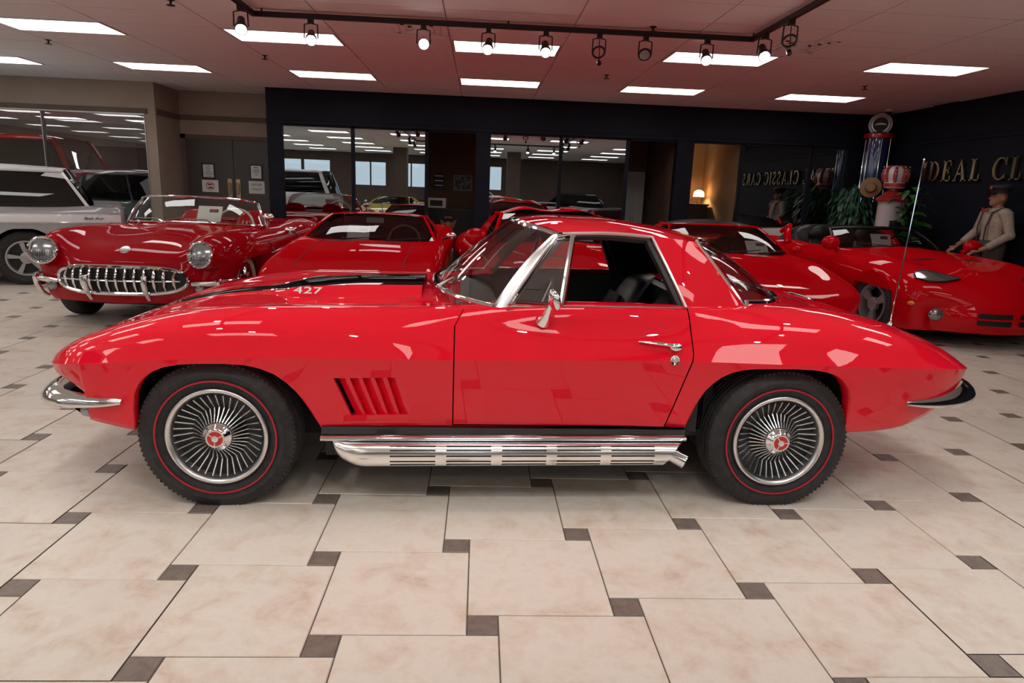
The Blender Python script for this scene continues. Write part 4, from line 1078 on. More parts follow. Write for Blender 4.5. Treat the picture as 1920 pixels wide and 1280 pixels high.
# ------------------------------------------------------------------ the other cars
def arch(cx, r, zl, zc=.32, flat=1.0, n=18):
    out = []; a0 = math.asin(max(-1, min(1, (zl-zc)/r)))
    for k in range(n+1):
        a = math.pi-a0+(a0-(math.pi-a0))*k/n
        out.append((cx+r*math.cos(a)+.0004*k, zc+r*math.sin(a)*(flat if math.sin(a) > 0 else 1)))
    return out
def mkT(X_, **c):
    return {k: list(zip(X_, v)) if not isinstance(v[0], tuple) else v for k, v in c.items()}
def simple_wheel(parent, x, y, R_=.32, w=.2, style='five', tyre='rubber', proto={}):
    sg = -1 if y < 0 else 1; key = (style, R_, w)
    rot = (0, 0, 0) if sg < 0 else (0, 0, math.pi); loc = (x, y, R_)
    if key in proto:
        c = copy_tree(proto[key], parent); c.location = loc; c.rotation_euler = rot; return c
    rin = R_*.63; W_ = tyre_mesh(R_, w, rin, False).build('wheel', tyre, parent, loc=loc, rot=rot, angle=35); hw = w/2
    if style == 'white':
        MB().lathe([(rin+.012, -hw*.95), (rin+.02, -hw*1.035), (rin+.045, -hw*1.075), (R_-.048, -hw*1.065), (R_-.042, -hw*1.0)], 48).build('white_wall', 'whitewall', W_)
        MB().lathe([(rin+.012, -hw*.8), (rin+.014, -hw*.98), (rin*.93, -hw*1.0), (rin*.8, -hw*.75), (rin*.5, -hw*.7), (rin*.45, -hw*.95), (rin*.2, -hw*1.08), (0, -hw*1.1)], 48).build('hub_cap', 'chrome', W_)
        MB().lathe([(rin*.93, -hw*1.005), (rin*.86, -hw*.96)], 48).build('red_ring', 'redline', W_)
        for k in range(10):
            a = 2*math.pi*k/10; MB().box((rin*.65*math.cos(a), -hw*.78, rin*.65*math.sin(a)), (.07, .02, .012), M3=Matrix.Rotation(-a, 3, 'Y')).build('hub_bar', 'chrome', W_)
    else:
        col = 'grey_alloy' if style != 'plain' else 'chrome'
        MB().lathe([(rin+.008, -hw*.8), (rin+.006, -hw*.98), (rin-.012, -hw*.98), (rin-.02, -hw*.7), (rin-.02, 0)], 48).build('rim', col, W_)
        MB().lathe([(rin-.01, -hw*.2), (0, -hw*.2)], 32).build('wheel_disc', 'wheel_black', W_)
        n = {'five': 5, 'three': 3, 'plain': 8}[style]
        for k in range(n):
            a = 2*math.pi*k/n+.5; b = MB(); sp = {'five': .34, 'three': .62, 'plain': .2}[style]
            q = [(.05, -sp*.5), (rin-.012, -sp*.42), (rin-.012, sp*.42), (.05, sp*.5)]
            b.prism([(r*math.cos(a+d*(1 if r > .06 else 1.6)), -hw*.82, r*math.sin(a+d*(1 if r > .06 else 1.6))) for r, d in q], (0, .03, 0)); b.build('spoke', col, W_, smooth=False)
        MB().lathe([(.075, -hw*.6), (.072, -hw*.9), (.05, -hw*.98), (0, -hw*.98)], 24).build('hub', col, W_)
    proto[key] = W_
    return W_
def wells(A, parent, yout=.8, yin=.42): wheelhouse(A, parent, 'wheel_well', yin, yout)
def glasshouse(C, wsb, wst, rwb, rwt, body, roof, glass='glass_tint', crown=.03, bubble=0, uC=.7, post=.02, side=True, side_glass='glass_dark', nv=12, front_post=None, rear=True):
    n = 12
    b, t = sym(interp_path(wsb, n)), sym(interp_path(wst, n))
    G0 = patch(b, t, 8, .02, (-.7, 0, .7)); MB().grid(G0).build('windscreen', glass, C)
    rb_, rt_ = sym(interp_path(rwb, n)), sym(interp_path(rwt, n))
    if roof:
        G = []
        for k in range(nv+1):
            u = k/nv; row = []
            for i, (p, q) in enumerate(zip(t, rt_)):
                v = p+(q-p)*u; f = abs(2*i/(2*n)-1)
                v = v+np.array((0, 0, crown*math.sin(math.pi*u)**.6*(1-f**2.5)+.010*(1-f**4)))
                if bubble: v[2] += bubble*math.sin(math.pi*min(1, .15+u*.85))**.6*(math.exp(-((f-.52)/.26)**2))
                row.append(v)
            G.append(row)
        R_ = MB().grid(G).build('roof', roof, C, angle=60)
        MB().grid([[p-np.array((0, 0, .03)) for p in r] for r in G]).build('headliner', 'black', R_)
    if rear: MB().grid(patch(rb_, rt_, 6, .015, (.6, 0, .7))).build('rear_window', 'glass_dark', C)
    fp = front_post or body
    for sg in (-1, 1):
        ends = [np.array((p[0], sg*abs(p[1]), p[2])) for p in (G0[k][0] for k in range(len(G0)))]
        MB().tube(ends, post, 8).build('windscreen_post', fp, C)
        if side:
            Ab, At = ends[0], ends[-1]; Cb, Ct = [np.array((q[0], sg*abs(q[1]), q[2])) for q in (rwb[0], rwt[0])]
            Ab = Ab+np.array((.02, sg*.01, 0))
            def sp(u, v):
                p = (Ab+(Cb-Ab)*u)*(1-v)+(At+(Ct-At)*u)*v; p = p+np.array((0, sg*.015*math.sin(math.pi*v), 0)); return p
            MB().grid([[sp(u, v) for v in np.linspace(0, 1, 6)] for u in np.linspace(.03, uC, 8)]).build('side_window', side_glass, C)
            MB().grid([[sp(u, v) for v in np.linspace(0, 1, 6)] for u in np.linspace(uC, 1, 6)]).build('rear_quarter', body, C)
            MB().tube([At+(Ct-At)*u for u in np.linspace(0, 1, 8)], post*.9, 8).build('roof_rail', body, C)
    return G0
def price_card(car, label, x, y, z, tilt=.95, w=.235, h=.18, yaw=0, sold=False):
    """a stiff white card standing on a dashboard"""
    loc = car.matrix_basis @ Vector((x, y, z))
    t = thing('price_card', label, 'card', loc, car.rotation_euler.z+yaw, group='price cards on dashboards')
    Rt = Matrix.Rotation(tilt, 3, 'Y')
    b = MB().box((0, 0, 0), (.004, w, h)); b.v = [tuple(Rt @ Vector((v[0], v[1], v[2]+h/2))) for v in b.v]; b.build('sheet', 'card', t, smooth=False)
    if sold: 
        o = text_obj('lettering', 'SOLD', .05, .0005, 'print_red', t, tuple(Rt @ Vector((-.0035, 0, h*.6))), (0, 0, 0)); o.rotation_euler = (Rt @ Matrix(((0,0,-1),(-1,0,0),(0,1,0)))).to_euler()
    else:
        b = MB().box((-.0025, -.045, h*.70), (.001, .10, .042)); b.v = [tuple(Rt @ Vector(v)) for v in b.v]; b.build('picture', 'print_dark', t, smooth=False)
        b = MB().box((-.0032, -.045, h*.70), (.0006, .07, .018)); b.v = [tuple(Rt @ Vector(v)) for v in b.v]; b.build('picture_car', 'print_red', t, smooth=False)
    return t
def cabin(C, x0, x1, z0, zt, w, seat_x, m='leather', wheel='black', seats=True, lhd=1, sw_r=.18, dash_z=None):
    b = MB(); b.span((x0, -w, z0), (x1, w, z0+.03)); b.span((x1-.03, -w, z0), (x1, w, zt-.06)); b.span((x0+.1, -.12, z0), (x1, .12, z0+.22))
    b.build('cabin_trim', m, C, smooth=False)
    dz = dash_z or zt-.02
    MB().grid([[(x0+.05+.26*u, y, dz-.012*u-.16*max(0, u-.75)*4*.25*4) for y in np.linspace(-w+.03, w-.03, 8)] for u in np.linspace(0, 1.1, 8)]).build('dashboard', 'black', C)
    if seats:
        for sg in (-1, 1): bucket_seat(C, seat_x, sg*.34, m, h=.56, z0=z0)
    c = Vector((x0+.42, lhd*-.34, dz-.01)); Rr_ = Matrix.Rotation(math.radians(-65), 3, 'Y')
    MB().tube([tuple(c+Rr_ @ Vector((sw_r*math.cos(a), sw_r*math.sin(a), 0))) for a in np.linspace(0, 2*math.pi, 28, endpoint=False)], .013, 8, closed=True).build('steering_wheel', wheel, C)
def wiper(C, x, y, z, dx, dy, dz):
    MB().tube([(x, y, z), (x+dx*.4, y+dy*.5, z+dz*.5), (x+dx, y+dy, z+dz)], [.010,.006,.005], 6).build('wiper', 'black', C)

# ---- 1. fifties roadster
def roadster():
    C = thing('fifties_roadster', 'deep red fifties roadster with toothed oval grille and chrome bumpers', 'car', (-3.25, 6.20, 0), math.radians(90)); C.scale = (1.045,)*3
    X_ = [0,.05,.13,.25,.45,.75,1.05,1.35,1.7,2.2,2.7,3.1,3.5,3.85,4.1,4.25]
    wc_ = [.66,.755,.81,.855,.892,.91,.908,.90,.89,.89,.895,.90,.90,.87,.80,.66]
    zc_ = [.52,.55,.58,.60,.61,.61,.61,.61,.61,.62,.62,.62,.62,.60,.57,.55]
    wP = [.56,.63,.655,.665,.675,.68,.685,.70,.725,.73,.72,.70,.67,.63,.56,.46]
    zP = [.60,.72,.795,.835,.855,.862,.855,.842,.83,.825,.84,.86,.862,.83,.74,.62]
    wA = [.5*(a+b)+o for a, b, o in zip(wc_, wP, [.05,.055,.06,.06,.06,.06,.055,.05,.045,.045,.05,.06,.06,.06,.05,.03])]
    zA = [a+(b-a)*.66 for a, b in zip(zc_, zP)]
    wV = [.40]*2+[.44,.46,.48,.5,.51,.52]+[.5]*8
    zV = [.60,.66,.705,.745,.785,.82,.842,.855,.85,.845,.84,.85,.85,.82,.73,.62]
    zC_ = [.61,.675,.72,.755,.795,.835,.862,.88,.87,.86,.85,.855,.855,.825,.735,.62]
    T_ = mkT(X_, wl=[(0,.58),(.1,.68),(.3,.75),(.76,.83),(1.2,.80),(3.0,.80),(3.35,.83),(4,.72),(4.25,.6)], zl=[(0,.25),(.1,.24),(.3,.235),(1,.235),(3,.235),(3.7,.25),(4.1,.30),(4.25,.36)], wc=wc_, zc=zc_, wA=wA, zA=zA, wP=wP, zP=zP, wV=wV, zV=zV, zC=zC_)
    aF, aR = arch(.72, .375, .24, .31), arch(3.38, .365, .24, .30)
    B = Body(T_, [aF, aR], 0, 4.25, dx=.045, nside=8, ntop=26, bow0=(.12,.5), bow1=(.15,.5), sig=.05, undercut=.5, extra=(1.46, 2.72))
    bm_ = B.bmesh(hole=lambda c: 1.46 < c.x < 2.72 and abs(c.y) < .60 and c.z > .7)
    for e in bm_.edges: e.smooth = True
    cap_end(B, 'front', 'red_dark', C, 'nose_panel', .245, .05, into=bm_); cap_end(B, 'rear', 'red_dark', C, 'tail_panel', .36, .04, dirx=1, into=bm_)
    bmesh.ops.remove_doubles(bm_, verts=bm_.verts, dist=2e-4)
    bo = bm_object(bm_, 'body', 'red_dark', C, angle=70)
    wells(aF, C); wells(aR, C)
    u = MB(); u.span((.2, -.42, .2), (4.0, .42, .34)); u.span((1.2, -.76, .21), (3.0, .76, .3)); u.build('underbody', 'void', C, smooth=False)
    def nose_x(y, t=.5): return .12*(y/.66)**2-.05*math.sin(math.pi*t)*(1-(y/.66)**4)
    # oval grille with teeth over a dark sheet giving the opening's shade
    ov = []
    for a in np.linspace(0, 2*math.pi, 56, endpoint=False):
        ca, sa = math.cos(a), math.sin(a); y = .545*math.copysign(abs(ca)**.55, ca); z = .455+.118*math.copysign(abs(sa)**.75, sa)
        ov.append((nose_x(y, .45)-.018, y, z))
    gb = MB(); o0 = len(gb.v)
    gb.grid([[(p[0]-.002+.0, p[1], p[2]) for p in ov], [(p[0]+.002, p[1]*.99, p[2]) for p in ov]], cv=True)
    row = []
    gb.grid([[(nose_x(y, .45)-.014, y, .455+s*.118*max(0, 1-(abs(y)/.545)**3.6)**.45) for s in np.linspace(-1, 1, 5)] for y in np.linspace(-.544, .544, 31)])
    GR = gb.build('grille_opening_shade', 'black', C)
    MB().tube(ov, .017, 8, closed=True).build('grille_surround', 'chrome', GR)
    for k in range(13):
        y = -.455+k*.0758; hh = .105*max(.1, 1-(abs(y)/.56)**3.6)**.45
        MB().tube([(nose_x(y, .45)-.016, y, .455-hh), (nose_x(y, .45)-.044, y, .455-hh*.4), (nose_x(y, .45)-.052, y, .455+hh*.3), (nose_x(y, .45)-.018, y, .455+hh)], [.007,.012,.014,.008], 8).build('grille_tooth', 'chrome', GR)
    MB().tube([(nose_x(y, .45)-.042, y, .452) for y in np.linspace(-.50, .50, 16)], .008, 8).build('grille_bar', 'chrome', GR)
    for sg in (-1, 1):
        y = sg*.245; MB().tube([(nose_x(y)-.045, y, .490), (nose_x(y)-.085, y, .485), (nose_x(y)-.095, y, .44), (nose_x(y)-.07, y, .36), (nose_x(y)-.01, y, .285)], [.018,.024,.024,.021,.016], 10).build('bumper_guard', 'chrome', C)
        # corner bumper
        pp = interp_path([(.055, sg*.57, .42), (.085, sg*.68, .425), (.14, sg*.80, .43), (.27, sg*.885, .435), (.40, sg*.915, .435)], 16)
        MB().tube(pp, [.010+.018*math.sin(math.pi*(i+1)/18)**.6 for i in range(17)], 10, flat=(.7, 1)).build('corner_bumper', 'chrome', C)
        y = sg*.79; MB().tube([(.12, y, .455), (.10, y, .44), (.11, y, .38), (.15, y*.98, .30), (.20, y*.95, .262)], [.022,.026,.023,.020,.014], 10).build('corner_guard', 'chrome', C)
        MB().lathe([(0, -.022), (.03, -.018), (.042, -.004), (.042, .02)], 20, (.07, sg*.635, .375), 'x').build('parking_lamp', 'lens', C)
        # head lamp in a fender pod: chrome ring, stone guard mesh, lens
        hc = Vector((.045, sg*.668, .682)); Rm = Matrix.Rotation(math.radians(sg*10), 3, 'Z') @ Matrix.Rotation(math.radians(14), 3, 'Y')
        def put(b): b.v = [tuple(hc+Rm @ Vector(v)) for v in b.v]; return b
        pod = put(MB().lathe([(.118, .30), (.128, .12), (.126, .02), (.118, -.006)], 32, (0,0,0), 'x')).build('lamp_pod', 'red_dark', C)
        put(MB().lathe([(.118, .0), (.121, -.012), (.113, -.020), (.103, -.010), (.101, .02)], 32, (0,0,0), 'x')).build('lamp_ring', 'chrome', pod)
        put(MB().lathe([(.103, .012), (.08, .006), (0, -.002)], 28, (0,0,0), 'x')).build('lamp_lens', 'lens', pod)
        ms = MB()
        for k in range(-5, 6):
            d = k*.018; h_ = math.sqrt(max(0, .102**2-d*d))
            ms.tube([(-.006, d, -h_), (-.010, d, h_*.0)], .002, 4); ms.tube([(-.006, -h_, d-.0), (-.006, h_, d)] if d < 0 else [(-.006, -.001, -.09), (-.006, .001, -.09)], .002, 4)
        tag(put(ms).build('stone_guard', 'chrome', pod, weld=0), kind='stuff')
        # side trim
        MB().tube([(x, sg*(B.side_w(x, .60+.03*(x-1.2))+.006), .60+.03*(x-1.2)) for x in np.linspace(1.28, 2.9, 20)], .008, 6).build('side_trim', 'chrome', C)
        MB().tube([(1.30, sg*(B.side_w(1.3, .72)+.004), .73), (1.33, sg*(B.side_w(1.33, .65)+.012), .66), (1.42, sg*(B.side_w(1.4, .60)+.004), .60)], [.004,.008,.004], 6).build('cove_trim', 'chrome', C)
        t_ = MB().tube([(3.95, sg*.70, .80), (4.08, sg*.69, .80), (4.16, sg*.68, .79)], [.05,.055,.045], 12); t_.build('tail_lamp', 'red_dark', C)
    MB().lathe([(0, -.006), (.042, -.006), (.047, .0), (.047, .01)], 24, (-.0, 0, 0), 'z').build('nose_emblem', 'chrome', C, loc=(.10, 0, B.top_z(.10, 0)+.004), rot=(0, math.radians(-32+180), 0))
    # windscreen
    wb_ = interp_path([(1.66,-.735,.853), (1.56,-.69,.860), (1.42,-.52,.872), (1.34,-.28,.880), (1.315,0,.884)], 12); wt_ = interp_path([(1.78,-.625,1.085), (1.70,-.585,1.115), (1.58,-.44,1.137), (1.515,-.24,1.147), (1.495,0,1.15)], 12)
    b_, t_ = sym(wb_), sym(wt_); P_ = patch(b_, t_, 8, .02, (-.7,0,.7)); MB().grid(P_).build('windscreen', 'glass', C)
    MB().tube(t_, .011, 8).build('windscreen_header', 'chrome', C); MB().tube(b_, .013, 8).build('windscreen_base_trim', 'chrome', C)
    for sg in (-1, 1): MB().tube([np.array((P_[k][0][0], -sg*P_[k][0][1], P_[k][0][2])) for k in range(9)], .020, 8, flat=(.6, 1)).build('windscreen_post', 'chrome', C)
    for y in (-.32, .20): MB().tube([(1.30, y, .885), (1.37, y+.10, .915), (1.39, y+.34, .912)], [.008,.006,.005], 6).build('wiper', 'chrome', C)
    MB().tube([(1.52, -.80, .845), (1.53, -.81, .92)], .010, 8).build('mirror_stem', 'chrome', C); MB().ell((1.545, -.81, .955), (.045, .062, .045), 16, 10).build('door_mirror', 'chrome', C)
    cabin(C, 1.40, 2.72, .30, .86, .62, 2.25, 'red_dark', 'cream_plastic', sw_r=.21)
    MB().span((2.55, -.62, .70), (2.74, .62, .835)).build('seat_back_shelf', 'red_dark', C)
    for x in (.72, 3.38):
        for s in (-1, 1): simple_wheel(C, x, s*.735, .335, .17, 'white')
    price_card(C, 'white price card behind the roadster windscreen, by a cream steering wheel', 1.58, -.15, .885, .55, .27, .20)
    return C
C1 = roadster()

# ---- 2. wedge shaped mid engined coupe
def wedge():
    C = thing('wedge_coupe', 'red boxy mid-engined coupe with flat hood and raked black windscreen', 'car', (-1.22, 5.88, 0), math.radians(90))
    X_ = [0,.1,.4,.8,1.2,1.55,2.0,2.6,3.1,3.5,3.9,4.15,4.27]
    wc_ = [.70,.76,.81,.835,.845,.85,.85,.86,.87,.87,.85,.82,.78]; zc_ = [.50,.52,.56,.59,.61,.62,.63,.64,.65,.66,.66,.65,.64]
    wP = [.66,.71,.755,.775,.78,.785,.79,.80,.79,.77,.75,.73,.71]; zP = [.545,.58,.645,.71,.76,.80,.815,.83,.86,.875,.88,.87,.85]
    T_ = mkT(X_, wl=[(0,.66),(.3,.74),(.95,.80),(3,.81),(3.5,.83),(4.27,.74)], zl=[(0,.30),(.2,.26),(1,.2),(3,.2),(4,.28),(4.27,.36)], wc=wc_, zc=zc_, wA=[a-.012 for a in wc_], zA=[a+(b-a)*.7 for a, b in zip(zc_, zP)], wP=wP, zP=zP, wV=[.5]*13, zV=[b+.004 for b in zP], zC=[b+.012 for b in zP])
    aF, aR = arch(.95, .345, .21), arch(3.46, .355, .21)
    B = Body(T_, [aF, aR], 0, 4.27, dx=.06, nside=6, ntop=22, bow0=(.12,.5), bow1=(.03,.3), extra=(1.60, 2.9), undercut=.5)
    bm_object(B.bmesh(hole=lambda c: 1.60 < c.x < 2.9 and abs(c.y) < .66 and c.z > .7), 'body', 'red_rosso', C)
    cap_end(B, 'front', 'red_rosso', C, 'nose_panel', .30); cap_end(B, 'rear', 'black', C, 'tail_panel', .36, dirx=1)
    wells(aF, C, .76); wells(aR, C, .78); MB().span((.2, -.7, .18), (4.1, .7, .3)).build('underbody', 'void', C, smooth=False)
    glasshouse(C, [(1.66,-.735,.80), (1.58,-.5,.808), (1.53,0,.815)], [(2.32,-.545,1.045), (2.26,-.35,1.055), (2.24,0,1.06)], [(3.55,-.62,.86), (3.5,-.4,.88), (3.45,0,.885)], [(2.95,-.53,1.04), (2.98,-.3,1.05), (3.0,0,1.055)], 'red_rosso', 'red_rosso', glass='glass_tint', crown=.012, uC=.52, post=.016)
    for sg in (-1, 1):
        MB().tube([(x, sg*.50, B.top_z(x, .5)+.001) for x in np.linspace(.35, 1.45, 12)], .0035, 5).build('hood_gap_shade', 'rubber', C)  # gap shade laid on as a dark tube, no seal
        MB().tube([(1.72, sg*.80, .83), (1.74, sg*.87, .86)], .010, 6).build('mirror_stem', 'black', C); MB().ell((1.75, sg*.90, .875), (.03, .06, .04), 14, 8).build('door_mirror', 'chrome', C)
        MB().span((.02, sg*.42, .50), (.05, sg*.64, .54)).build('turn_lamp', 'amber', C)
        MB().grid([[(x, sg*y, B.top_z(x, y)+.0015) for y in np.linspace(.14, .44, 8)] for x in (1.43, 1.48)]).build('hood_vent_shade', 'black', C)  # vent hole's shade as a dark sheet over the hood
    MB().tube([(1.45, y, B.top_z(1.45, abs(y))+.0008) for y in np.linspace(-.5, .5, 12)], .003, 5).build('hood_rear_gap_shade', 'rubber', C)  # dark tube in place of the shaded gap at the hood's rear
    wiper(C, 1.50, .28, .82, .09, -.42, .03); wiper(C, 1.50, -.20, .82, .09, -.42, .03)
    cabin(C, 1.60, 2.9, .28, .83, .66, 2.45, 'leather', 'wood', dash_z=.80)
    MB().box((2.18, .02, 1.0), (.02, .20, .06)).build('rear_view_mirror', 'brushed', C)
    for x in (.95, 3.46):
        for s in (-1, 1): simple_wheel(C, x, s*.735, .325, .22, 'five')
    MB().tube([(2.6, 0, 1.065), (2.62, 0, 1.16)], .004, 6).build('antenna', 'black', C)
    price_card(C, 'white price card inside the boxy coupe windscreen', 1.80, .16, .80, .75, .25, .20)
    return C
PAN = wedge()

# ---- 3 and 5. long nosed roadster and coupe share a body
def viper_body(C, hole):
    X_ = [0,.06,.15,.35,.65,1.0,1.35,1.75,2.2,2.7,3.1,3.5,3.9,4.25,4.45]
    wc_ = [.70,.80,.855,.905,.94,.95,.945,.935,.925,.93,.95,.96,.94,.88,.78]; zc_ = [.36,.40,.44,.49,.53,.55,.56,.57,.58,.60,.62,.64,.66,.67,.66]
    wP = [.52,.60,.66,.70,.71,.71,.72,.74,.76,.77,.76,.73,.70,.66,.60]; zP = [.44,.52,.60,.705,.79,.83,.84,.845,.85,.86,.89,.90,.885,.85,.80]
    wV = [.32]*3+[.36,.40,.44,.46]+[.5]*8; zV = [.46,.54,.61,.695,.77,.825,.855,.875,.86,.86,.88,.895,.885,.85,.80]
    zC_ = [.47,.55,.62,.70,.785,.845,.885,.91,.87,.86,.88,.895,.885,.85,.80]
    wA = [.5*(a+b)+.055 for a, b in zip(wc_, wP)]; zA = [a+(b-a)*.62 for a, b in zip(zc_, zP)]
    T_ = mkT(X_, wl=[(0,.66),(.1,.78),(.3,.865),(.8,.91),(1.4,.86),(2.8,.86),(3.3,.90),(4.45,.74)], zl=[(0,.17),(.3,.15),(1,.16),(3,.18),(4,.24),(4.45,.34)], wc=wc_, zc=zc_, wA=wA, zA=zA, wP=wP, zP=zP, wV=wV, zV=zV, zC=zC_)
    aF, aR = arch(.86, .375, .17, .325), arch(3.30, .38, .19, .33)
    B = Body(T_, [aF, aR], 0, 4.45, dx=.05, nside=8, ntop=28, bow0=(.26,.7), bow1=(.06,.4), extra=(1.95, 3.0), undercut=.5)
    bm_ = B.bmesh(hole=hole)
    for e in bm_.edges: e.smooth = True
    cap_end(B, 'front', 'red_rosso', C, 'nose_panel', .17, .05, into=bm_); cap_end(B, 'rear', 'red_rosso', C, 'tail_panel', .34, .03, dirx=1, into=bm_)
    bmesh.ops.remove_doubles(bm_, verts=bm_.verts, dist=2e-4)
    bo = bm_object(bm_, 'body', 'red_rosso', C, angle=70)
    wells(aF, C, .68); wells(aR, C, .74); MB().span((.5, -.72, .12), (4.1, .72, .3)).build('underbody', 'void', C, smooth=False)
    def nx(y, t): return .26*(y/.70)**2-.05*math.sin(math.pi*t)*(1-(y/.70)**4)
    for sg in (-1, 1):
        # cross shaped grille: dark sheets for the shade of two stacked slots per side
        for z0, z1 in ((.335, .385), (.262, .315)):
            G = [[(nx(y, .6)-.012, sg*y, z) for z in np.linspace(z0+.006*(y-.06), z1-.03*max(0, y-.38)*1.2, 3)] for y in np.linspace(.045, .36, 12)]
            MB().grid(G).build('grille_slot_shade', 'black', C)
        MB().tube([(nx(y, .6)-.016, sg*y, .325) for y in np.linspace(.04, .37, 10)], .010, 6).build('grille_bar', 'red_rosso', C)
        # teardrop lamps on the fender
        pts = [(.40,.80), (.31,.72), (.27,.58), (.30,.42), (.33,.36), (.39,.48), (.46,.64), (.48,.76)]
        cx_, cy_ = np.mean([p[0] for p in pts]), np.mean([p[1] for p in pts]); ring = interp_path([(a, b, 0) for a, b in pts+pts[:1]], 32)[:-1]
        def lz(x, y): return B.top_z(max(.01, x-B.bow0[0]*max(0, 1-x/.7)**2*(y/.9)**2), y)
        lp = MB().grid([[(cx_+(p[0]-cx_)*k, sg*(cy_+(p[1]-cy_)*k), lz(cx_+(p[0]-cx_)*k, cy_+(p[1]-cy_)*k)+.010) for p in ring] for k in (1, .75, .5, .25, .02)], cv=True)
        LO = lp.build('head_lamp', 'lens', C); MB().tube([(p[0], sg*p[1], lz(p[0], p[1])+.008) for p in ring], .008, 6, closed=True).build('lamp_surround', 'black', LO)
        MB().ell((.215, sg*.66, .335), (.055, .085, .066), 18, 10).build('fog_lamp', 'lens', C)
        MB().ell((.36, sg*.855, .43), (.060, .030, .030), 12, 8).build('marker_lamp', 'amber', C)
        # side mirrors
        MB().tube([(1.72, sg*.84, .85), (1.70, sg*.92, .90)], [.035,.022], 8).build('mirror_stem', 'red_rosso', C)
        MB().ell((1.70, sg*.955, .935), (.085, .11, .085), 18, 12).build('door_mirror', 'red_rosso', C)
        # hood nostril: dark sheet on the closed hood for the hole's shade
        MB().grid([[(x, sg*y, B.top_z(x, y)+.002) for y in np.linspace(.16, .42, 8)] for x in (.93, .98)]).build('hood_vent_shade', 'black', C)
    MB().ell((.10, 0, .535), (.012, .045, .04), 16, 8).build('nose_emblem', 'gloss_black', C)
    for x in (.86, 3.30):
        for s in (-1, 1): simple_wheel(C, x, s*.80, .335, .25, 'three')
    return B
def roadster_modern():
    C = thing('modern_roadster', 'red open roadster with teardrop lamps and black windscreen by the navy wall', 'car', (5.33, 6.30, 0), math.radians(90+5))
    B = viper_body(C, lambda c: 1.95 < c.x < 3.0 and abs(c.y) < .62 and c.z > .7)
    glasshouse(C, [(1.98,-.735,.86), (1.80,-.55,.875), (1.70,0,.90)], [(2.30,-.60,1.075), (2.16,-.40,1.105), (2.10,0,1.115)], [(3.1,-.5,.9), (3.1,0,.9)], [(3.1,-.5,.95), (3.1,0,.95)], 'black', None, glass='glass_tint', side=False, rear=False, post=.024)
    MB().tube(sym(interp_path([(2.30,-.60,1.075), (2.16,-.40,1.105), (2.10,0,1.115)], 10)), .022, 8).build('windscreen_header', 'black', C)
    cabin(C, 1.75, 3.0, .25, .88, .64, 2.62, 'leather', 'black', dash_z=.86)
    rb_ = MB(); rb_.grid([[(2.98+dx, y, .86+h*(1-(abs(y)/.80)**6)) for y in np.linspace(-.80, .80, 24)] for dx, h in ((-.08, 0), (-.03, .20), (.03, .25), (.15, .24), (.30, .12), (.42, 0))]); rb_.build('roll_hoop', 'black', C)
    for sg in (-1, 1):
        MB().tube([(2.86, sg*.83, .84), (2.98, sg*.79, .98), (3.08, sg*.71, 1.07), (3.3, sg*.70, .98)], [.05,.05,.04,.03], 10).build('hoop_fairing', 'red_rosso', C)
        MB().ell((2.90, sg*.34, .985), (.06, .17, .11), 16, 10).build('head_rest', 'leather', C)
    wiper(C, 1.70, .12, .91, .10, .40, .03); wiper(C, 1.70, -.30, .90, .10, .40, .03)
    price_card(C, 'white price card inside the open roadster windscreen', 1.93, .10, .90, .5, .27, .16)
    return C
VRT = roadster_modern()
def coupe_modern():
    C = thing('double_bubble_coupe', 'red coupe with double-bubble roof half hidden behind the hardtop car', 'car', (1.14, 5.20, 0), math.radians(90+8))
    B = viper_body(C, lambda c: 1.95 < c.x < 3.0 and abs(c.y) < .62 and c.z > .7)
    glasshouse(C, [(1.98,-.735,.87), (1.80,-.55,.885), (1.70,0,.91)], [(2.46,-.565,1.145), (2.36,-.35,1.175), (2.33,0,1.175)], [(3.75,-.62,.90), (3.85,-.3,.93), (3.9,0,.93)], [(2.95,-.55,1.14), (3.02,-.3,1.165), (3.05,0,1.165)], 'red_rosso', 'red_rosso', glass='glass_tint', crown=.02, bubble=.035, uC=.45, post=.022)
    cabin(C, 1.75, 3.0, .25, .88, .64, 2.62, 'leather', 'black', dash_z=.87)
    wiper(C, 1.72, .12, .91, .10, .40, .03); wiper(C, 1.72, -.30, .90, .10, .40, .03)
    price_card(C, 'white price card in the double-bubble coupe, seen through the hardtop side window', 1.95, -.22, .90, .8, .27, .16)
    return C
VGT = coupe_modern()

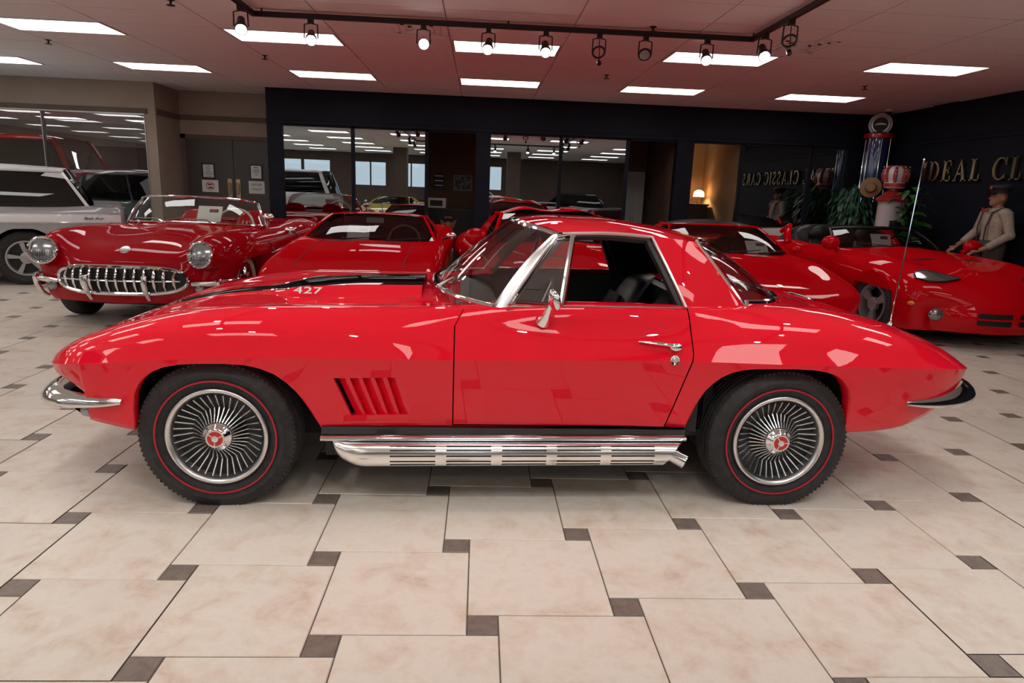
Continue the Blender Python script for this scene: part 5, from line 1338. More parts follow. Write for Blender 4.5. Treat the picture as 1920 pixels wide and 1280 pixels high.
# ---- 4. targa coupe with a black roof panel
def targa():
    C = thing('targa_coupe', 'red low targa coupe with black roof panel and tan seats', 'car', (2.80, 5.80, 0), math.radians(90-1))
    X_ = [0,.08,.3,.7,1.1,1.5,1.9,2.4,3.0,3.5,3.9,4.23]
    wc_ = [.70,.76,.81,.84,.85,.85,.85,.855,.86,.86,.84,.78]; zc_ = [.50,.515,.54,.56,.575,.585,.59,.60,.61,.62,.63,.63]
    wP = [.62,.66,.69,.70,.70,.72,.75,.77,.76,.74,.71,.68]; zP = [.545,.575,.63,.725,.79,.80,.80,.82,.86,.87,.86,.83]
    wV = [.4]*3+[.44,.46,.5]+[.5]*6; zV = [.55,.585,.635,.695,.75,.795,.81,.82,.85,.87,.86,.83]; zC_ = [.555,.59,.64,.70,.76,.805,.82,.82,.85,.87,.86,.83]
    T_ = mkT(X_, wl=[(0,.64),(.3,.74),(.9,.81),(3,.80),(3.3,.83),(4.23,.72)], zl=[(0,.28),(.3,.22),(1,.19),(3,.19),(4,.28),(4.23,.38)], wc=wc_, zc=zc_, wA=[.5*(a+b)+.035 for a, b in zip(wc_, wP)], zA=[a+(b-a)*.66 for a, b in zip(zc_, zP)], wP=wP, zP=zP, wV=wV, zV=zV, zC=zC_)
    aF, aR = arch(.93, .335, .2), arch(3.27, .34, .2)
    B = Body(T_, [aF, aR], 0, 4.23, dx=.05, nside=8, ntop=26, bow0=(.16,.5), bow1=(.04,.3), extra=(1.60, 2.75), undercut=.6)
    bm_object(B.bmesh(hole=lambda c: 1.60 < c.x < 2.75 and abs(c.y) < .62 and c.z > .7), 'body', 'red_rosso', C)
    cap_end(B, 'front', 'red_rosso', C, 'nose_panel', .28); cap_end(B, 'rear', 'red_rosso', C, 'tail_panel', .38, dirx=1)
    wells(aF, C, .78); wells(aR, C, .78); MB().span((.2, -.7, .17), (4, .7, .3)).build('underbody', 'void', C, smooth=False)
    glasshouse(C, [(1.72,-.715,.80), (1.60,-.5,.81), (1.55,0,.82)], [(2.30,-.54,1.075), (2.22,-.35,1.085), (2.20,0,1.09)], [(3.40,-.64,.87), (3.3,-.4,.90), (3.1,0,.90)], [(2.80,-.53,1.075), (2.82,-.3,1.085), (2.83,0,1.09)], 'red_rosso', 'black', glass='glass_tint', crown=.045, uC=.55, post=.016)
    MB().tube(sym(interp_path([(2.30,-.54,1.075), (2.22,-.35,1.085), (2.20,0,1.09)], 10)), .016, 8).build('windscreen_header', 'red_rosso', C)
    for sg in (-1, 1):
        MB().grid([[(x, sg*y, B.top_z(x, y)+.0015) for y in np.linspace(.05, .46, 8)] for x in (1.42, 1.45)]).build('hood_vent_shade', 'black', C)  # dark sheet on uncut hood, standing for the shaded vent
        q = [(.40,.44), (.40,.66), (.66,.67), (.66,.44)]
        MB().tube([(x, sg*y, B.top_z(max(.01, x-.05), y)+.001) for x, y in q], .003, 5, closed=True).build('lamp_lid_gap_shade', 'rubber', C)  # shade of the lid gap drawn as a dark tube
        MB().ell((1.78, sg*.83, .86), (.045, .06, .045), 14, 8).build('door_mirror', 'red_rosso', C)
    MB().grid([[(x, y, B.top_z(x, abs(y))+.003) for y in np.linspace(-.022, .022, 3)] for x in (.20, .265)]).build('nose_badge', 'yellow', C)
    wiper(C, 1.55, .05, .82, .10, -.40, .03); wiper(C, 1.55, -.3, .82, .10, -.34, .03)
    cabin(C, 1.62, 2.75, .26, .83, .62, 2.36, 'tan_leather', 'black', dash_z=.80)
    for x in (.93, 3.27):
        for s in (-1, 1): simple_wheel(C, x, s*.735, .315, .2, 'five')
    price_card(C, 'white price card with a picture inside the targa coupe windscreen', 1.82, -.40, .80, .8, .25, .19)
    price_card(C, 'white SOLD card inside the targa coupe windscreen', 1.84, .30, .80, .8, .25, .19, sold=True)
    return C
TGA = targa()
# ------------------------------------------------------------------ upright older vehicles
def boxy(name, label, loc, rz, L, hw, zb, zr, hood, wst, rt, rb, body, roof, R_=.34, zl=.25, fin=0, group=None, side_glass='glass_dark', low=None, hoodz=None, front=.62, taper=.06, glass='glass_tint', crown=.022, post=.030, uC=.95, wheel='plain'):
    C = thing(name, label, 'car', loc, rz, group)
    hz = hoodz or zb
    X_ = [0,.08,.3,.8,hood,hood+.5,L*.6,L-.8,L-.3,L-.06,L]
    wc_ = [hw-.14,hw-.06,hw-.02,hw,hw,hw,hw,hw,hw-.01,hw-.04,hw-.09]; zc_ = [front-.02]+[.74*zb]*9+[.7*zb]
    wP = [hw-.18,hw-.11,hw-.08,hw-.07,hw-.06,hw-.06,hw-.06,hw-.05,hw-.045,hw-.06,hw-.10]; zP = [front,hz-.08,hz-.02,hz,zb-.005,zb,zb,zb+fin*.4,zb+fin,zb+fin,zb+fin*.8-.02]
    wV = [hw*.6]*7+[hw-.22]*4; zV = [front+.01,hz-.06,hz,hz+.02,zb+.01,zb,zb,zb-.01,zb-.03,zb-.04,zb-.06]; zC_ = [front+.02,hz-.05,hz+.015,hz+.035,zb+.03,zb,zb,zb-.01,zb-.03,zb-.04,zb-.06]
    T_ = mkT(X_, wl=[(0,hw-.18),(.3,hw-.07),(L-.3,hw-.06),(L,hw-.12)], zl=[(0,zl+.08),(.3,zl),(L-.5,zl),(L,zl+.1)], wc=wc_, zc=zc_, wA=[.5*(a+b)+.03 for a, b in zip(wc_, wP)], zA=[a+(b-a)*.7 for a, b in zip(zc_, zP)], wP=wP, zP=zP, wV=wV, zV=zV, zC=zC_)
    xf, xr = .19*L, L*.775
    aF, aR = arch(xf, R_+.05, zl, R_), arch(xr, R_+.045, zl, R_)
    B = Body(T_, [aF, aR], 0, L, dx=.09, nside=6, ntop=18, bow0=(.12,.5), bow1=(.04,.3), undercut=.5)
    bm_ = B.bmesh(hole=lambda c: hood+.1 < c.x < rb-.1 and abs(c.y) < hw-.16 and c.z > zb-.12)
    cap_end(B, 'front', body, C, 'nose', zl+.1, .03, into=bm_); cap_end(B, 'rear', body, C, 'tail', zl+.12, .02, dirx=1, into=bm_)
    bmesh.ops.remove_doubles(bm_, verts=bm_.verts, dist=2e-4)
    bm_object(bm_, 'body', body, C, angle=45)
    wells(aF, C, hw-.1); wells(aR, C, hw-.1); MB().span((.2, -hw+.15, zl-.02), (L-.25, hw-.15, zl+.12)).build('underbody', 'void', C, smooth=False)
    q = hw-.10; r = hw-.10-taper*2.2
    glasshouse(C, [(hood+.12,-q,zb), (hood+.02,-q*.6,zb+.02), (hood,0,zb+.03)], [(wst+.06,-r,zr-.06), (wst,-r*.6,zr-.035), (wst-.02,0,zr-.03)], [(rb,-q+.02,zb), (rb+.03,-q*.5,zb), (rb+.04,0,zb)], [(rt,-r,zr-.06), (rt+.03,-r*.5,zr-.035), (rt+.04,0,zr-.03)], roof, roof, glass=glass, crown=crown, uC=uC, post=post, side_glass=side_glass)
    fl = MB(); fl.span((hood+.05, -hw+.2, zl+.1), (rb, hw-.2, zl+.14)); fl.span((hood+1.0, -hw+.25, zl+.3), (hood+1.25, hw-.25, zb+.12)); fl.build('cabin_trim', 'black', C, smooth=False)
    if low:
        for sg in (-1, 1):
            MB().grid([[(x, sg*(B.side_w(x, z)+.003), z) for z in np.linspace(zl+.02, zb*.66, 5)] for x in np.linspace(xf+R_+.07, xr-R_-.07, 10)]).build('lower_panel', low, C)
    for sg in (-1, 1):
        MB().lathe([(.095, .06), (.10, -.01), (.085, -.02), (.08, .0), (0, -.008)], 20, (.03+.10, sg*(hw-.24), (front+zl)/2+.10), 'x').build('head_lamp', 'chrome', C)
        MB().span((L-.02, sg*(hw-.16), zb*.62), (L+.012, sg*(hw-.24), zb*.78)).build('tail_lamp', 'red_dark', C)
    for x, d in ((-.03, -1), (L+.03, 1)):
        MB().tube([(x-d*.12*(y/hw)**4, y, zl+.19) for y in np.linspace(-hw+.03, hw-.03, 14)], .055, 8, flat=(.5, 1)).build('bumper', 'chrome', C)
    for x in (xf, xr):
        for s in (-1, 1): simple_wheel(C, x, s*(hw-.15), R_, .19, wheel)
    return C, B
NOM, NB = boxy('station_wagon', 'silver finned station wagon with white roof, parked along the tall glass panes', (-9.60, 7.61, 0), math.radians(28), 5.10, .94, .96, 1.49, 1.55, 1.95, 4.42, 4.70, 'silver_car', 'white_car', R_=.34, fin=.045, zl=.22, crown=.035, uC=.985, wheel='five')
for sg in (-1, 1):
    # white flash along the rear flank with bright edges
    zt = lambda x: .905 if x > 3.9 else .905-.10*((3.9-x)/.75)**2; zbm = lambda x: .785+.006*(x-3.2)
    xs_ = np.linspace(3.05, 5.02, 26)
    fl = MB().grid([[(x, sg*(NB.side_w(x, z)+.004), z) for z in np.linspace(zbm(x), max(zbm(x)+.004, zt(x)), 5)] for x in xs_]).build('white_flash', 'white_car', NOM)
    for f_ in (zt, zbm): MB().tube([(x, sg*(NB.side_w(x, max(zbm(x), f_(x)))+.007), max(zbm(x), f_(x))) for x in xs_], .008, 6).build('flash_trim', 'chrome', fl)
    if sg < 0:
        text_obj('script', 'Bel Air', .052, .002, 'ink', fl, (4.72, -(NB.side_w(4.72, .845)+.008), .845), (math.pi/2, 0, 0), sx=1.5)
    MB().tube([(x, sg*(NB.F['wP'](x)-.0), NB.F['zP'](x)+.004) for x in np.linspace(4.72, 5.08, 8)], .010, 6).build('fin_cap', 'chrome', NOM)
    # broad slanting centre pillar
    MB().prism([(3.20, sg*.852, .96), (3.34, sg*.852, .96), (3.28, sg*.745, 1.43), (3.14, sg*.745, 1.43)], (0, sg*.016, 0)).build('centre_pillar', 'white_car', NOM, smooth=False)
    MB().tube([(x, sg*.885, .965) for x in (1.7, 2.5, 3.4, 4.6)], .010, 6).build('belt_trim', 'chrome', NOM)
    MB().span((2.78, sg*(NB.side_w(2.9, .88)), .878), (2.98, sg*(NB.side_w(2.9, .88)+.02), .90)).build('door_handle', 'chrome', NOM)
    MB().tube([(3.27, sg*(NB.side_w(3.27, z)+.0008), z) for z in np.linspace(.30, .97, 10)], .003, 5).build('door_gap_shade', 'rubber', NOM)  # door gap's shade as a dark tube on the flank
boxy('mint_sedan', 'pale mint sedan with white roof, seen through the tall glass', (-6.95, 11.95, 0), math.radians(90+4), 4.8, .92, .95, 1.45, 1.55, 1.85, 3.5, 3.95, 'mint', 'white_car', zl=.24, crown=.13)
boxy('red_truck', 'tall red truck behind the silver wagon, seen through the tall glass', (-8.3, 17.6, 0), math.radians(180), 4.6, .98, 1.45, 2.25, 1.35, 1.75, 3.9, 4.3, 'red_dark', 'red_dark', R_=.42, zl=.5, crown=.10, post=.06)
boxy('off_roader', 'white over red boxy off-roader, reflected in the shop window', (-8.1, 1.75, 0), 0, 3.9, .87, 1.14, 1.80, 1.25, 1.50, 3.55, 3.78, 'white_car', 'white_car', R_=.37, zl=.42, low='red_dark', taper=.03)
boxy('dark_sedan', 'dark sedan reflected in the middle shop window', (2.1, -4.9, 0), math.radians(200), 4.9, .95, .92, 1.42, 1.6, 2.1, 3.3, 3.8, 'navy_car', 'white_car')
boxy('grey_sedan', 'pale grey sedan reflected beside the railing', (6.3, -3.2, 0), math.radians(178), 4.9, .95, .92, 1.42, 1.6, 2.1, 3.3, 3.8, 'silver_car', 'navy_car')
YEL = copy_tree(PAN); YEL.location = (-3.55, -.6, 0); YEL.rotation_euler = (0, 0, math.radians(-80)); recolor(YEL, 'red_rosso', 'yellow'); YEL.name = 'yellow_coupe'
tag(YEL, 'yellow boxy coupe reflected in the shop window', 'car')
RAIL = thing('hand_railing', 'thin metal hand railing reflected in the middle shop windows', 'railing', (1.3, -1.9, 0))
for x in np.linspace(-1.4, 1.4, 5): MB().tube([(x, 0, 0), (x, 0, 1.05)], .02, 8).build('post', 'alu', RAIL)
for z in (1.05, .55): MB().tube([(-1.4, 0, z), (1.4, 0, z)], .02, 8).build('rail', 'alu', RAIL)

# ------------------------------------------------------------------ filling station display in the corner
M['pump_blue'] = mat('pump_blue_glass', (.03,.06,.16), .06, .2, coat=1); M['pump_red'] = mat('pump_red', (.42,.02,.02), .35, coat=.6); M['pump_white'] = mat('pump_white', (.72,.70,.72), .4, coat=.5); M['pump_navy'] = mat('pump_navy', (.015,.022,.05), .35, coat=.5)
t = thing('glass_cylinder_pump', 'tall antique gas pump with blue glass cylinder, red cap and round globe', 'gas pump', (6.27, 10.72, 0))
MB().lathe([(.22, 0), (.22, .10), (.17, .14), (.16, 1.30), (.20, 1.36), (.20, 1.44), (0, 1.44)], 28, (0,0,0), 'z').build('pedestal', 'pump_navy', t)
MB().lathe([(.165, 1.44), (.165, 2.43)], 32, (0,0,0), 'z').build('glass_cylinder', 'pump_blue', t)
for k in range(6):
    a = k*math.pi/3+.3; MB().tube([(.178*math.cos(a), .178*math.sin(a), 1.44), (.178*math.cos(a), .178*math.sin(a), 2.43)], .008, 6).build('tie_rod', 'chrome', t)
MB().lathe([(.20, 2.42), (.215, 2.43), (.215, 2.49), (.20, 2.50), (.09, 2.525), (.06, 2.54), (0, 2.54)], 32, (0,0,0), 'z').build('cap', 'pump_red', t)
gd = Vector((-.50, -.866, 0)); ga = math.atan2(gd.y, gd.x)+math.pi/2
gl = MB().lathe([(0, .05), (.14, .05), (.165, .035), (.175, 0), (.165, -.035), (.14, -.05), (.135, -.045)], 40, (0,0,0), 'y'); G_ = gl.build('globe_rim', 'pump_white', t, loc=(0, 0, 2.64), rot=(0, 0, ga))
MB().lathe([(.136, -.046), (0, -.050)], 40, (0,0,0), 'y').build('globe_face', 'ink', G_)
MB().lathe([(.128, -.0505), (.108, -.0515)], 40, (0,0,0), 'y').build('globe_ring', 'alu', G_)
MB().prism([(-.085, -.053, -.02), (-.06, -.053, .012), (0, -.053, .025), (.06, -.053, .014), (.09, -.053, -.015), (.05, -.053, -.008), (-.04, -.053, -.008)], (0, -.002, 0)).build('globe_mark', 'paper', G_)
t = thing('crown_globe_pump', 'white antique gas pump topped by a red and white crown globe', 'gas pump', (6.25, 10.08, 0))
MB().lathe([(.22, 0), (.22, .08), (.185, .12), (.185, 1.42), (.20, 1.46), (0, 1.46)], 28, (0,0,0), 'z').build('pump_body', 'pump_white', t)
MB().lathe([(.235, 1.46), (.24, 1.49), (.16, 1.55), (.08, 1.62), (.08, 1.66), (0, 1.66)], 28, (0,0,0), 'z').build('top_dish', 'pump_red', t)
CR = MB().lathe([(.135, 1.655), (.15, 1.67), (.15, 1.735), (.138, 1.745), (.15, 1.80), (.165, 1.86), (.155, 1.92), (.115, 1.965), (.06, 1.985), (0, 1.99)], 32, (0,0,0), 'z').build('crown_globe', 'pump_white', t)
MB().lathe([(.1515, 1.675), (.1535, 1.70), (.1515, 1.73)], 32, (0,0,0), 'z').build('crown_band', 'pump_red', CR)
for k in range(8):
    a = k*math.pi/4+.2; ca, sa = math.cos(a), math.sin(a)
    MB().tube([(.150*ca, .150*sa, 1.75), (.168*ca, .168*sa, 1.84), (.155*ca, .155*sa, 1.93), (.08*ca, .08*sa, 1.99)], [.022,.030,.022,.012], 8).build('crown_arch', 'pump_red', CR)
    for j in range(5): MB().ell((.185*ca-.012*abs(j-2)*ca*.6, .185*sa-.012*abs(j-2)*sa*.6, 1.77+.05*j), (.010,.010,.010), 8, 6).build('pearl', 'pump_white', CR)
MB().prism([(-.09, -.19, 1.05), (.09, -.19, 1.05), (.09, -.19, 1.18), (-.09, -.19, 1.18)], (0, .02, 0)).build('dial', 'ink', t)
M['leaf_a'] = noise_col(mat('ficus_leaf', (.03,.09,.05), .4, spec=.5), (.018,.07,.04), (.05,.14,.08), 8); M['leaf_b'] = noise_col(mat('bright_leaf', (.04,.16,.03), .4, spec=.5), (.02,.085,.025), (.055,.20,.045), 6); M['bark'] = mat('bark', (.08,.05,.03), .8)
def leaf(b, p, d, up, L_, w):
    d = Vector(d).normalized(); s = d.cross(Vector(up)).normalized(); n_ = s.cross(d)
    G = []
    for u, k in ((0, .05), (.25, .8), (.55, 1), (.8, .6), (1, .03)):
        c = Vector(p)+d*L_*u-Vector((0, 0, 1))*L_*.35*u*u
        G.append([tuple(c-s*w*k+n_*w*k*.25), tuple(c), tuple(c+s*w*k+n_*w*k*.25)])
    b.grid(G)
def plant(label, loc, zc, rx, rz, n, m, L_, w, palm=False, seed=1):
    rnd = random.Random(seed); t = thing('potted_plant', label, 'plant', loc)
    MB().lathe([(.07, 0), (.09, .02), (.11, .30), (.12, .31), (.12, .33), (.10, .33), (.09, .28), (0, .28)], 24, (0,0,0), 'z').build('pot', 'bark', t)
    st = MB(); lv = MB()
    for k in range(5 if not palm else 9):
        a = rnd.uniform(0, 6.28); r = rnd.uniform(.3, .9)*rx*.7; st.tube([(.03*math.cos(a), .03*math.sin(a), .28), (.3*r*math.cos(a), .3*r*math.sin(a), zc*.6), (r*math.cos(a), r*math.sin(a), zc+rnd.uniform(-.2, .6)*rz)], [.014,.010,.004], 6)
    st.build('stem', 'bark', t)
    if palm:
        for k in range(22):
            a = rnd.uniform(0, 6.28); el = rnd.uniform(.2, 1.2); Lf = rnd.uniform(.7, 1.25)*rx; d = Vector((math.cos(a)*math.cos(el), math.sin(a)*math.cos(el), math.sin(el))); p0 = Vector((0, 0, zc-rz*.5+rnd.uniform(-.15, .25)))
            for j in range(16):
                u = (j+2)/18; c = p0+d*Lf*u-Vector((0, 0, 1))*Lf*.55*u*u
                for s in (-1, 1): leaf(lv, c, d*.6+d.cross(Vector((0,0,1)))*s*1.0+Vector((0,0,-.2)), (0,0,1), L_*(1-.5*u), w)
        for k in range(26):
            a = rnd.uniform(0, 6.28); r = rnd.uniform(.2, 1)*rx*.8; leaf(lv, (r*math.cos(a), r*math.sin(a), zc+rnd.uniform(-.8, .9)*rz), (math.cos(a), math.sin(a), rnd.uniform(-.6, .3)), (0,0,1), .17, .045)
    else:
        for k in range(n):
            while True:
                q = Vector([rnd.uniform(-1, 1) for _ in range(3)])
                if .25 < q.length < 1: break
            p = Vector((q.x*rx, q.y*rx, zc+q.z*rz)); leaf(lv, p, (q.x+rnd.uniform(-.4, .4), q.y+rnd.uniform(-.4, .4), -.8+rnd.uniform(-.5, .4)), (.2, .1, 1), L_*rnd.uniform(.7, 1.2), w)
    tag(lv.build('foliage', m, t, weld=0, angle=180), kind='stuff')
    return t
plant('dense drooping ficus in front of the tall blue gas pump', (5.93, 10.58, 0), 1.32, .37, .40, 620, 'leaf_a', .13, .024)
plant('feathery palm with bright broad leaves beside the mannequin', (6.13, 9.45, 0), 1.30, .275, .44, 0, 'leaf_b', .20, .016, True, 5)
t = thing('straw_hat', 'tan straw hat perched on the ficus beside the blue pump', 'hat', (5.93, 10.15, 1.66), 0)
h = MB().lathe([(0, -.07), (.06, -.07), (.075, -.05), (.08, 0), (.10, .004), (.15, .012)], 28, (0,0,0), 'y'); h.build('hat_shell', 'cardboard', t, rot=(0, 0, -.5)); MB().lathe([(.0815, -.012), (.079, -.035)], 28, (0,0,0), 'y').build('hat_band', 'wood', t, rot=(0, 0, -.5))
t = thing('foam_board', 'stack of white foam boards leaning behind the open roadster', 'board', (5.0, 10.99, 0))
for k in range(3): MB().box((.03*k-.03, -.03*k, .49-.02*k), (.56, .02, .96-.03*k), M3=Matrix.Rotation(.06, 3, 'X') @ Matrix.Rotation(.05*(k-1), 3, 'Y')).build('board', 'pump_white', t, smooth=False)
t = thing('carton', 'small brown carton on the floor beside the boxy coupe', 'box', (-.16, 10.2, 0)); MB().span((-.16, -.15, 0), (.16, .15, .42)).build('carton_body', 'cardboard', t, smooth=False); MB().span((-.03, -.152, .0), (.03, .152, .424)).build('tape', 'tan_leather', t, smooth=False)
t = thing('paper_roll', 'white paper roll lying on the brown carton', 'roll', (-.16, 10.2, .42)); MB().lathe([(.018, -.2), (.045, -.2), (.045, .2), (.018, .2)], 20, (0, 0, .046), 'x').build('roll_sheet', 'paper', t); MB().lathe([(.018, -.205), (.018, .205)], 16, (0, 0, .046), 'x').build('roll_core', 'cardboard', t)

# ------------------------------------------------------------------ offices
t = thing('office_counter', 'dark counter with winged emblem in the open office bay', 'counter', (-.55, 12.15, 0)); MB().span((-.58, 0, 0), (.48, .5, 1.02)).build('counter_body', 'black', t, smooth=False); MB().span((-.59, -.03, 1.02), (.5, .53, 1.06)).build('counter_top', 'wood_dark', t, smooth=False)
M['emblem_tan'] = mat('tan_emblem', (.55,.28,.15), .6)
em = MB().lathe([(0, -.012), (.045, -.01), (.05, 0)], 20, (-.02, 0, .78), 'y').build('winged_emblem', 'emblem_tan', t)
for s in (-1, 1):
    for j in range(3): MB().prism([(-.02+s*.05, -.004, .80-.035*j), (-.02+s*(.15-.015*j), -.004, .86-.045*j), (-.02+s*(.14-.015*j), -.004, .83-.045*j), (-.02+s*.05, -.004, .775-.035*j)], (0, -.006, 0)).build('wing', 'emblem_tan', em, smooth=False)
MB().box((-.02, -.006, .90), (.13, .004, .022)).build('emblem_bar', 'emblem_tan', em, smooth=False)
t = thing('desk_printer', 'small pale printer standing on the office counter', 'printer', (-.78, 12.35, 1.06)); MB().span((-.16, -.14, 0), (.16, .14, .17)).build('printer_body', 'cream_plastic', t, smooth=False); MB().span((-.12, -.145, .03), (.10, -.13, .13)).build('printer_tray', 'ink', t, smooth=False)
t = thing('wall_poster', 'framed black and white poster on the tan office wall', 'poster', (-.36, 13.49, 1.52)); MB().box((0, 0, 0), (.36, .02, .30)).build('frame', 'paper', t, smooth=False)
M['poster'] = noise_col(mat('poster_print', (.3,.3,.3), .5), (.03,.03,.03), (.62,.62,.58), 14, 6); MB().box((0, -.012, 0), (.32, .004, .26)).build('print', 'poster', t, smooth=False)
t = thing('wall_rack', 'dark arched key rack beside the poster', 'rack', (-.82, 13.49, 1.55)); MB().prism([(-.10, 0, -.16), (.10, 0, -.16), (.10, 0, .10), (.06, 0, .15), (-.06, 0, .15), (-.10, 0, .10)], (0, -.04, 0)).build('rack_board', 'wood_dark', t, smooth=False)
for k in range(3): MB().span((-.08, -.06, -.10+.09*k), (.08, -.04, -.085+.09*k)).build('rack_shelf', 'brushed', t, smooth=False)
t = thing('white_cupboard', 'tall white two-door cupboard against the tan office wall', 'cupboard', (2.98, 13.34, 0)); MB().span((-.22, -.15, 0), (.20, .15, 1.86)).build('carcass', 'white_trim', t, smooth=False)
for s in (-1, 1): d_ = MB().span((-.012+s*.105-.1, -.17, .05), (-.012+s*.105+.1, -.15, 1.80)).build('door', 'white_trim', t, smooth=False); MB().span((-.012-s*-.015, -.19, .9), (-.012+s*.03, -.17, 1.0)).build('knob', 'alu', d_, smooth=False)
t = thing('blue_tote', 'blue plastic tote in the cupboard office', 'tote', (2.62, 12.2, .62)); MB().prism([(-.2, -.12, 0), (.2, -.12, 0), (.23, -.12, .22), (-.23, -.12, .22)], (0, .3, 0)).build('tote_shell', mat('blue_plastic', (.01,.05,.25), .4), t, smooth=False); MB().span((-.25, -.14, .22), (.25, .2, .24)).build('tote_rim', mat('blue_plastic_rim', (.015,.07,.3), .4), t, smooth=False)
t = thing('side_table', 'low dark table under the blue tote', 'table', (2.62, 12.22, 0)); MB().span((-.35, -.25, .58), (.35, .25, .62)).build('table_top', 'wood_dark', t, smooth=False)
for sx in (-.32, .32):
    for sy in (-.22, .22): MB().span((sx-.02, sy-.02, 0), (sx+.02, sy+.02, .58)).build('leg', 'wood_dark', t, smooth=False)
t = thing('wall_picture', 'narrow dark framed picture on the office partition', 'picture', (2.55, 13.485, 1.45)); MB().box((0, 0, 0), (.16, .02, .52)).build('frame', 'ink', t, smooth=False); MB().box((0, -.012, 0), (.12, .004, .46)).build('print', 'tan_leather', t, smooth=False)
t = thing('shaded_lamp', 'glowing shaded lamp on a dark cabinet in the office', 'lamp', (4.08, 12.6, 1.30)); MB().lathe([(.05, 0), (.05, .02), (.012, .03), (.012, .16)], 16, (0,0,0), 'z').build('base', 'gold', t)
sm = bpy.data.materials.new('lamp_shade_parchment'); sm.use_nodes = True; nn_, ll_ = sm.node_tree.nodes, sm.node_tree.links; nn_.remove(nn_['Principled BSDF'])
tr = nn_.new('ShaderNodeBsdfTranslucent'); tr.inputs[0].default_value = (.90, .74, .50, 1); ll_.new(tr.outputs[0], nn_['Material Output'].inputs[0])
MB().lathe([(.10, .13), (.085, .22), (.03, .25)], 20, (0,0,0), 'z').build('shade', sm, t)
L = bpy.data.lights.new('lamp_glow', 'POINT'); L.energy = 16; L.color = (1, .62, .30); L.shadow_soft_size = .025; lo = bpy.data.objects.new('lamp_glow', L); COL.objects.link(lo); lo.parent = t; lo.location = (0, 0, .185)   # the bulb, inside its shade
t = thing('side_cabinet', 'dark cabinet under the glowing lamp', 'cabinet', (3.98, 12.65, 0)); MB().span((-.35, -.25, 0), (.22, .25, 1.27)).build('carcass', 'wood_dark', t, smooth=False); MB().span((-.37, -.27, 1.27), (.24, .27, 1.30)).build('top', 'black', t, smooth=False)
t = thing('wall_sheet', 'pale papers pinned on the office wall near the lamp', 'papers', (3.78, 12.99, 1.45)); MB().box((0, 0, 0), (.22, .006, .30)).build('sheet', 'paper', t, smooth=False); MB().box((.02, -.004, .02), (.14, .004, .18)).build('sheet_top', 'paper', t, smooth=False)

# ------------------------------------------------------------------ mannequin dressed as a pump attendant
M['skin'] = mat('mannequin_skin', (.36,.19,.12), .5); M['shirt'] = noise_col(mat('tan_striped_shirt', (.38,.33,.27), .8), (.34,.30,.24), (.44,.39,.33), 40); M['trouser'] = mat('olive_trousers', (.075,.078,.06), .85); M['cap'] = mat('navy_cap', (.012,.014,.022), .6); M['strap'] = mat('dark_suspender', (.03,.02,.02), .6)
def remeshed(mb, name, m, parent, vox=.008, it=4):
    me = mb.mesh(name, m); o = bpy.data.objects.new(name, me); COL.objects.link(o)
    r = o.modifiers.new('r', 'REMESH'); r.mode = 'VOXEL'; r.voxel_size = vox; s = o.modifiers.new('s', 'SMOOTH'); s.iterations = it; s.factor = .5
    ev = bpy.data.meshes.new_from_object(o.evaluated_get(bpy.context.evaluated_depsgraph_get())); o.modifiers.clear(); o.data = ev
    ev.materials.clear(); ev.materials.append(M[m]); ev.polygons.foreach_set('use_smooth', [True]*len(ev.polygons)); o.parent = parent
    return o
MAN = thing('mannequin', 'mannequin in tan shirt, dark suspenders, olive trousers and peaked cap by the navy wall', 'mannequin', (6.33, 8.04, 0), math.radians(-8))
# local frame: faces -x, its right side +y... ; heights in metres
b = MB()
b.ell((-.005, 0, 1.545), (.092, .073, .108), 18, 14); b.ell((-.045, 0, 1.49), (.055, .052, .062), 14, 10)     # skull and jaw
b.ell((-.100, 0, 1.530), (.020, .013, .020), 10, 8); b.ell((-.088, 0, 1.545), (.018, .010, .022), 10, 8)         # nose
b.ell((-.088, 0, 1.487), (.014, .026, .010), 10, 8); b.ell((-.080, 0, 1.458), (.020, .022, .016), 10, 8); b.ell((-.080, 0, 1.572), (.016, .050, .012), 10, 8)
for s in (-1, 1): b.ell((.010, s*.075, 1.53), (.022, .010, .032), 10, 8)
b.tube([(.015, 0, 1.36), (.005, 0, 1.48)], [.060, .052], 14)
b.tube([(0, 0, .92), (.01, 0, 1.10), (0, 0, 1.28), (.01, 0, 1.38)], [.12, .115, .13, .07], 16, flat=(1.15, .85))
arms = {-1: [(.0, -.195, 1.36), (.045, -.265, 1.10), (-.15, -.20, .94), (-.215, -.165, .905)], 1: [(.0, .195, 1.36), (-.03, .27, 1.13), (-.20, .245, .98), (-.27, .235, .935)]}
for s, A in arms.items():
    b.tube([A[0], A[1], A[2], A[3]], [.052, .043, .031, .027], 12); 
    w, e = Vector(A[3]), (Vector(A[3])-Vector(A[2])).normalized(); sd_ = Vector((0, 1, 0)); nn = e.cross(sd_).normalized(); pc = w+e*.045
    b.ell(tuple(pc), (.050, .038, .022), 12, 8)
    for k, (o, L_) in enumerate(((-.030, .062), (-.010, .075), (.011, .070), (.030, .055))):
        p0 = pc+e*.030+sd_*o; p1 = p0+e*L_*.55+Vector((0, 0, -.006)); p2 = p1+e*L_*.35+Vector((0, 0, -.026)); b.tube([tuple(p0-e*.02), tuple(p0), tuple(p1), tuple(p2)], [.010,.0095,.009,.0075], 8)
    th = pc-e*.015-sd_*s*.034; b.tube([tuple(pc-sd_*s*.01), tuple(th), tuple(th+e*.035-sd_*s*.014+Vector((0,0,-.012))), tuple(th+e*.06-sd_*s*.006+Vector((0,0,-.02)))], [.013,.011,.010,.008], 8)
for s in (-1, 1): b.tube([(0, s*.09, .92), (.0, s*.095, .50), (.02, s*.10, .08)], [.085, .058, .042], 12); b.ell((-.05, s*.10, .045), (.13, .045, .045), 12, 8)
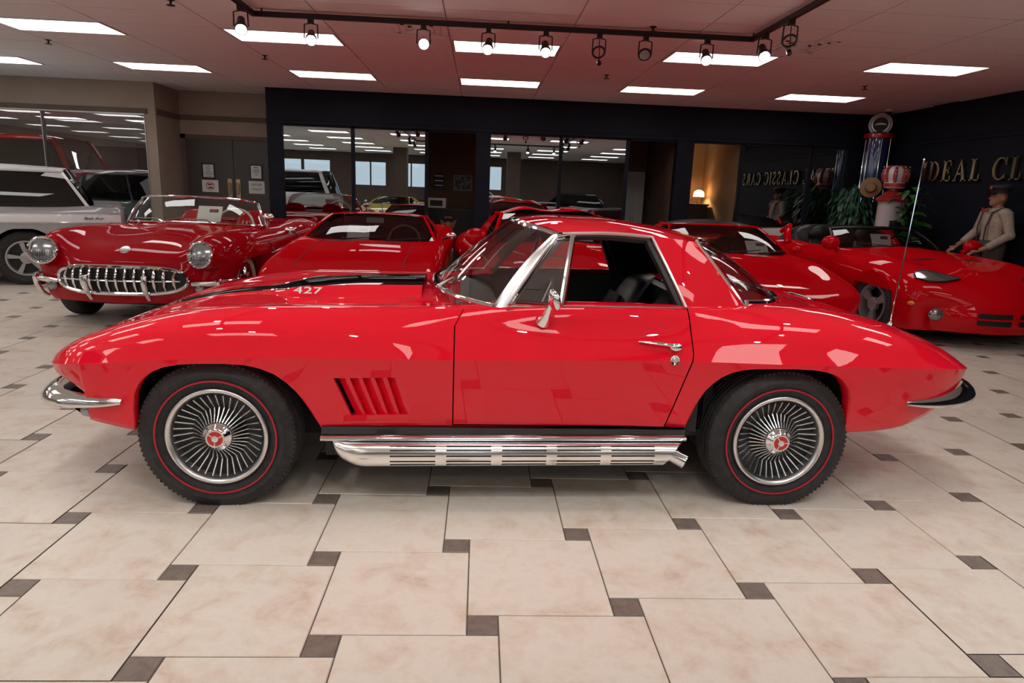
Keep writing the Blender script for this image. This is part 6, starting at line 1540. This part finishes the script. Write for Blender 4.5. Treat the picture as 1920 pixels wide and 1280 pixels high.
BODYM = remeshed(b, 'body', 'skin', MAN, .007)
b = MB(); b.tube([(0, 0, .98), (.005, 0, 1.10), (-.005, 0, 1.24), (0, 0, 1.34), (.01, 0, 1.405)], [.135, .138, .152, .135, .075], 20, flat=(1.18, .84))
for s, A in arms.items(): b.ell((.005, s*.165, 1.355), (.075, .075, .065), 14, 10); b.tube([A[0], A[1], A[2]], [.072, .060, .044], 14); b.ell(A[1], (.060, .060, .060), 12, 8)
b.tube([(.012, 0, 1.395), (.006, 0, 1.425)], [.068, .062], 16); remeshed(b, 'shirt', 'shirt', MAN, .009)
b = MB(); b.ell((.01, 0, .95), (.145, .175, .12), 18, 12); b.tube([(0, 0, .93), (0, 0, 1.03)], [.15, .14], 18, flat=(1.12, .88))
for s in (-1, 1): b.tube([(.0, s*.085, .95), (.0, s*.097, .50), (.02, s*.10, .09)], [.118, .092, .082], 14)
remeshed(b, 'trousers', 'trouser', MAN, .010)
for s in (-1, 1):
    MB().tube([(-.135, s*.07, 1.02), (-.142, s*.085, 1.18), (-.105, s*.095, 1.36), (0, s*.09, 1.415), (.10, s*.06, 1.34), (.125, s*.03, 1.15), (.13, s*.03, 1.02)], .016, 6, flat=(1, .35)).build('suspender', 'strap', MAN)
    MB().ell((-.055, s*.10, .045), (.145, .052, .048), 14, 8).build('shoe', 'black', MAN)
    MB().prism([(-.125, 0, 1.395), (-.135, s*.06, 1.42), (-.135, s*.06, 1.365)], (-.012, 0, 0)).build('bow_tie', 'pump_red', MAN, smooth=False)
cp = MB().lathe([(.10, 0), (.105, .03), (.125, .06), (.12, .085), (.06, .10), (0, .102)], 24, (.005, 0, 1.60), 'z').build('peaked_cap', 'cap', MAN)
MB().grid([[(-.08-.075*u*math.cos(a), .095*math.sin(a), 1.605-.03*u) for a in np.linspace(-1.3, 1.3, 10)] for u in np.linspace(0, 1, 4)]).build('cap_peak', 'gloss_black', cp)
MB().ell((-.115, 0, 1.655), (.010, .024, .024), 12, 8).build('cap_badge', 'pump_red', cp)
MB().lathe([(.060, 0), (.06, .008)], 20, (0, 0, 0), 'z').build('base_plate', 'alu', MAN)
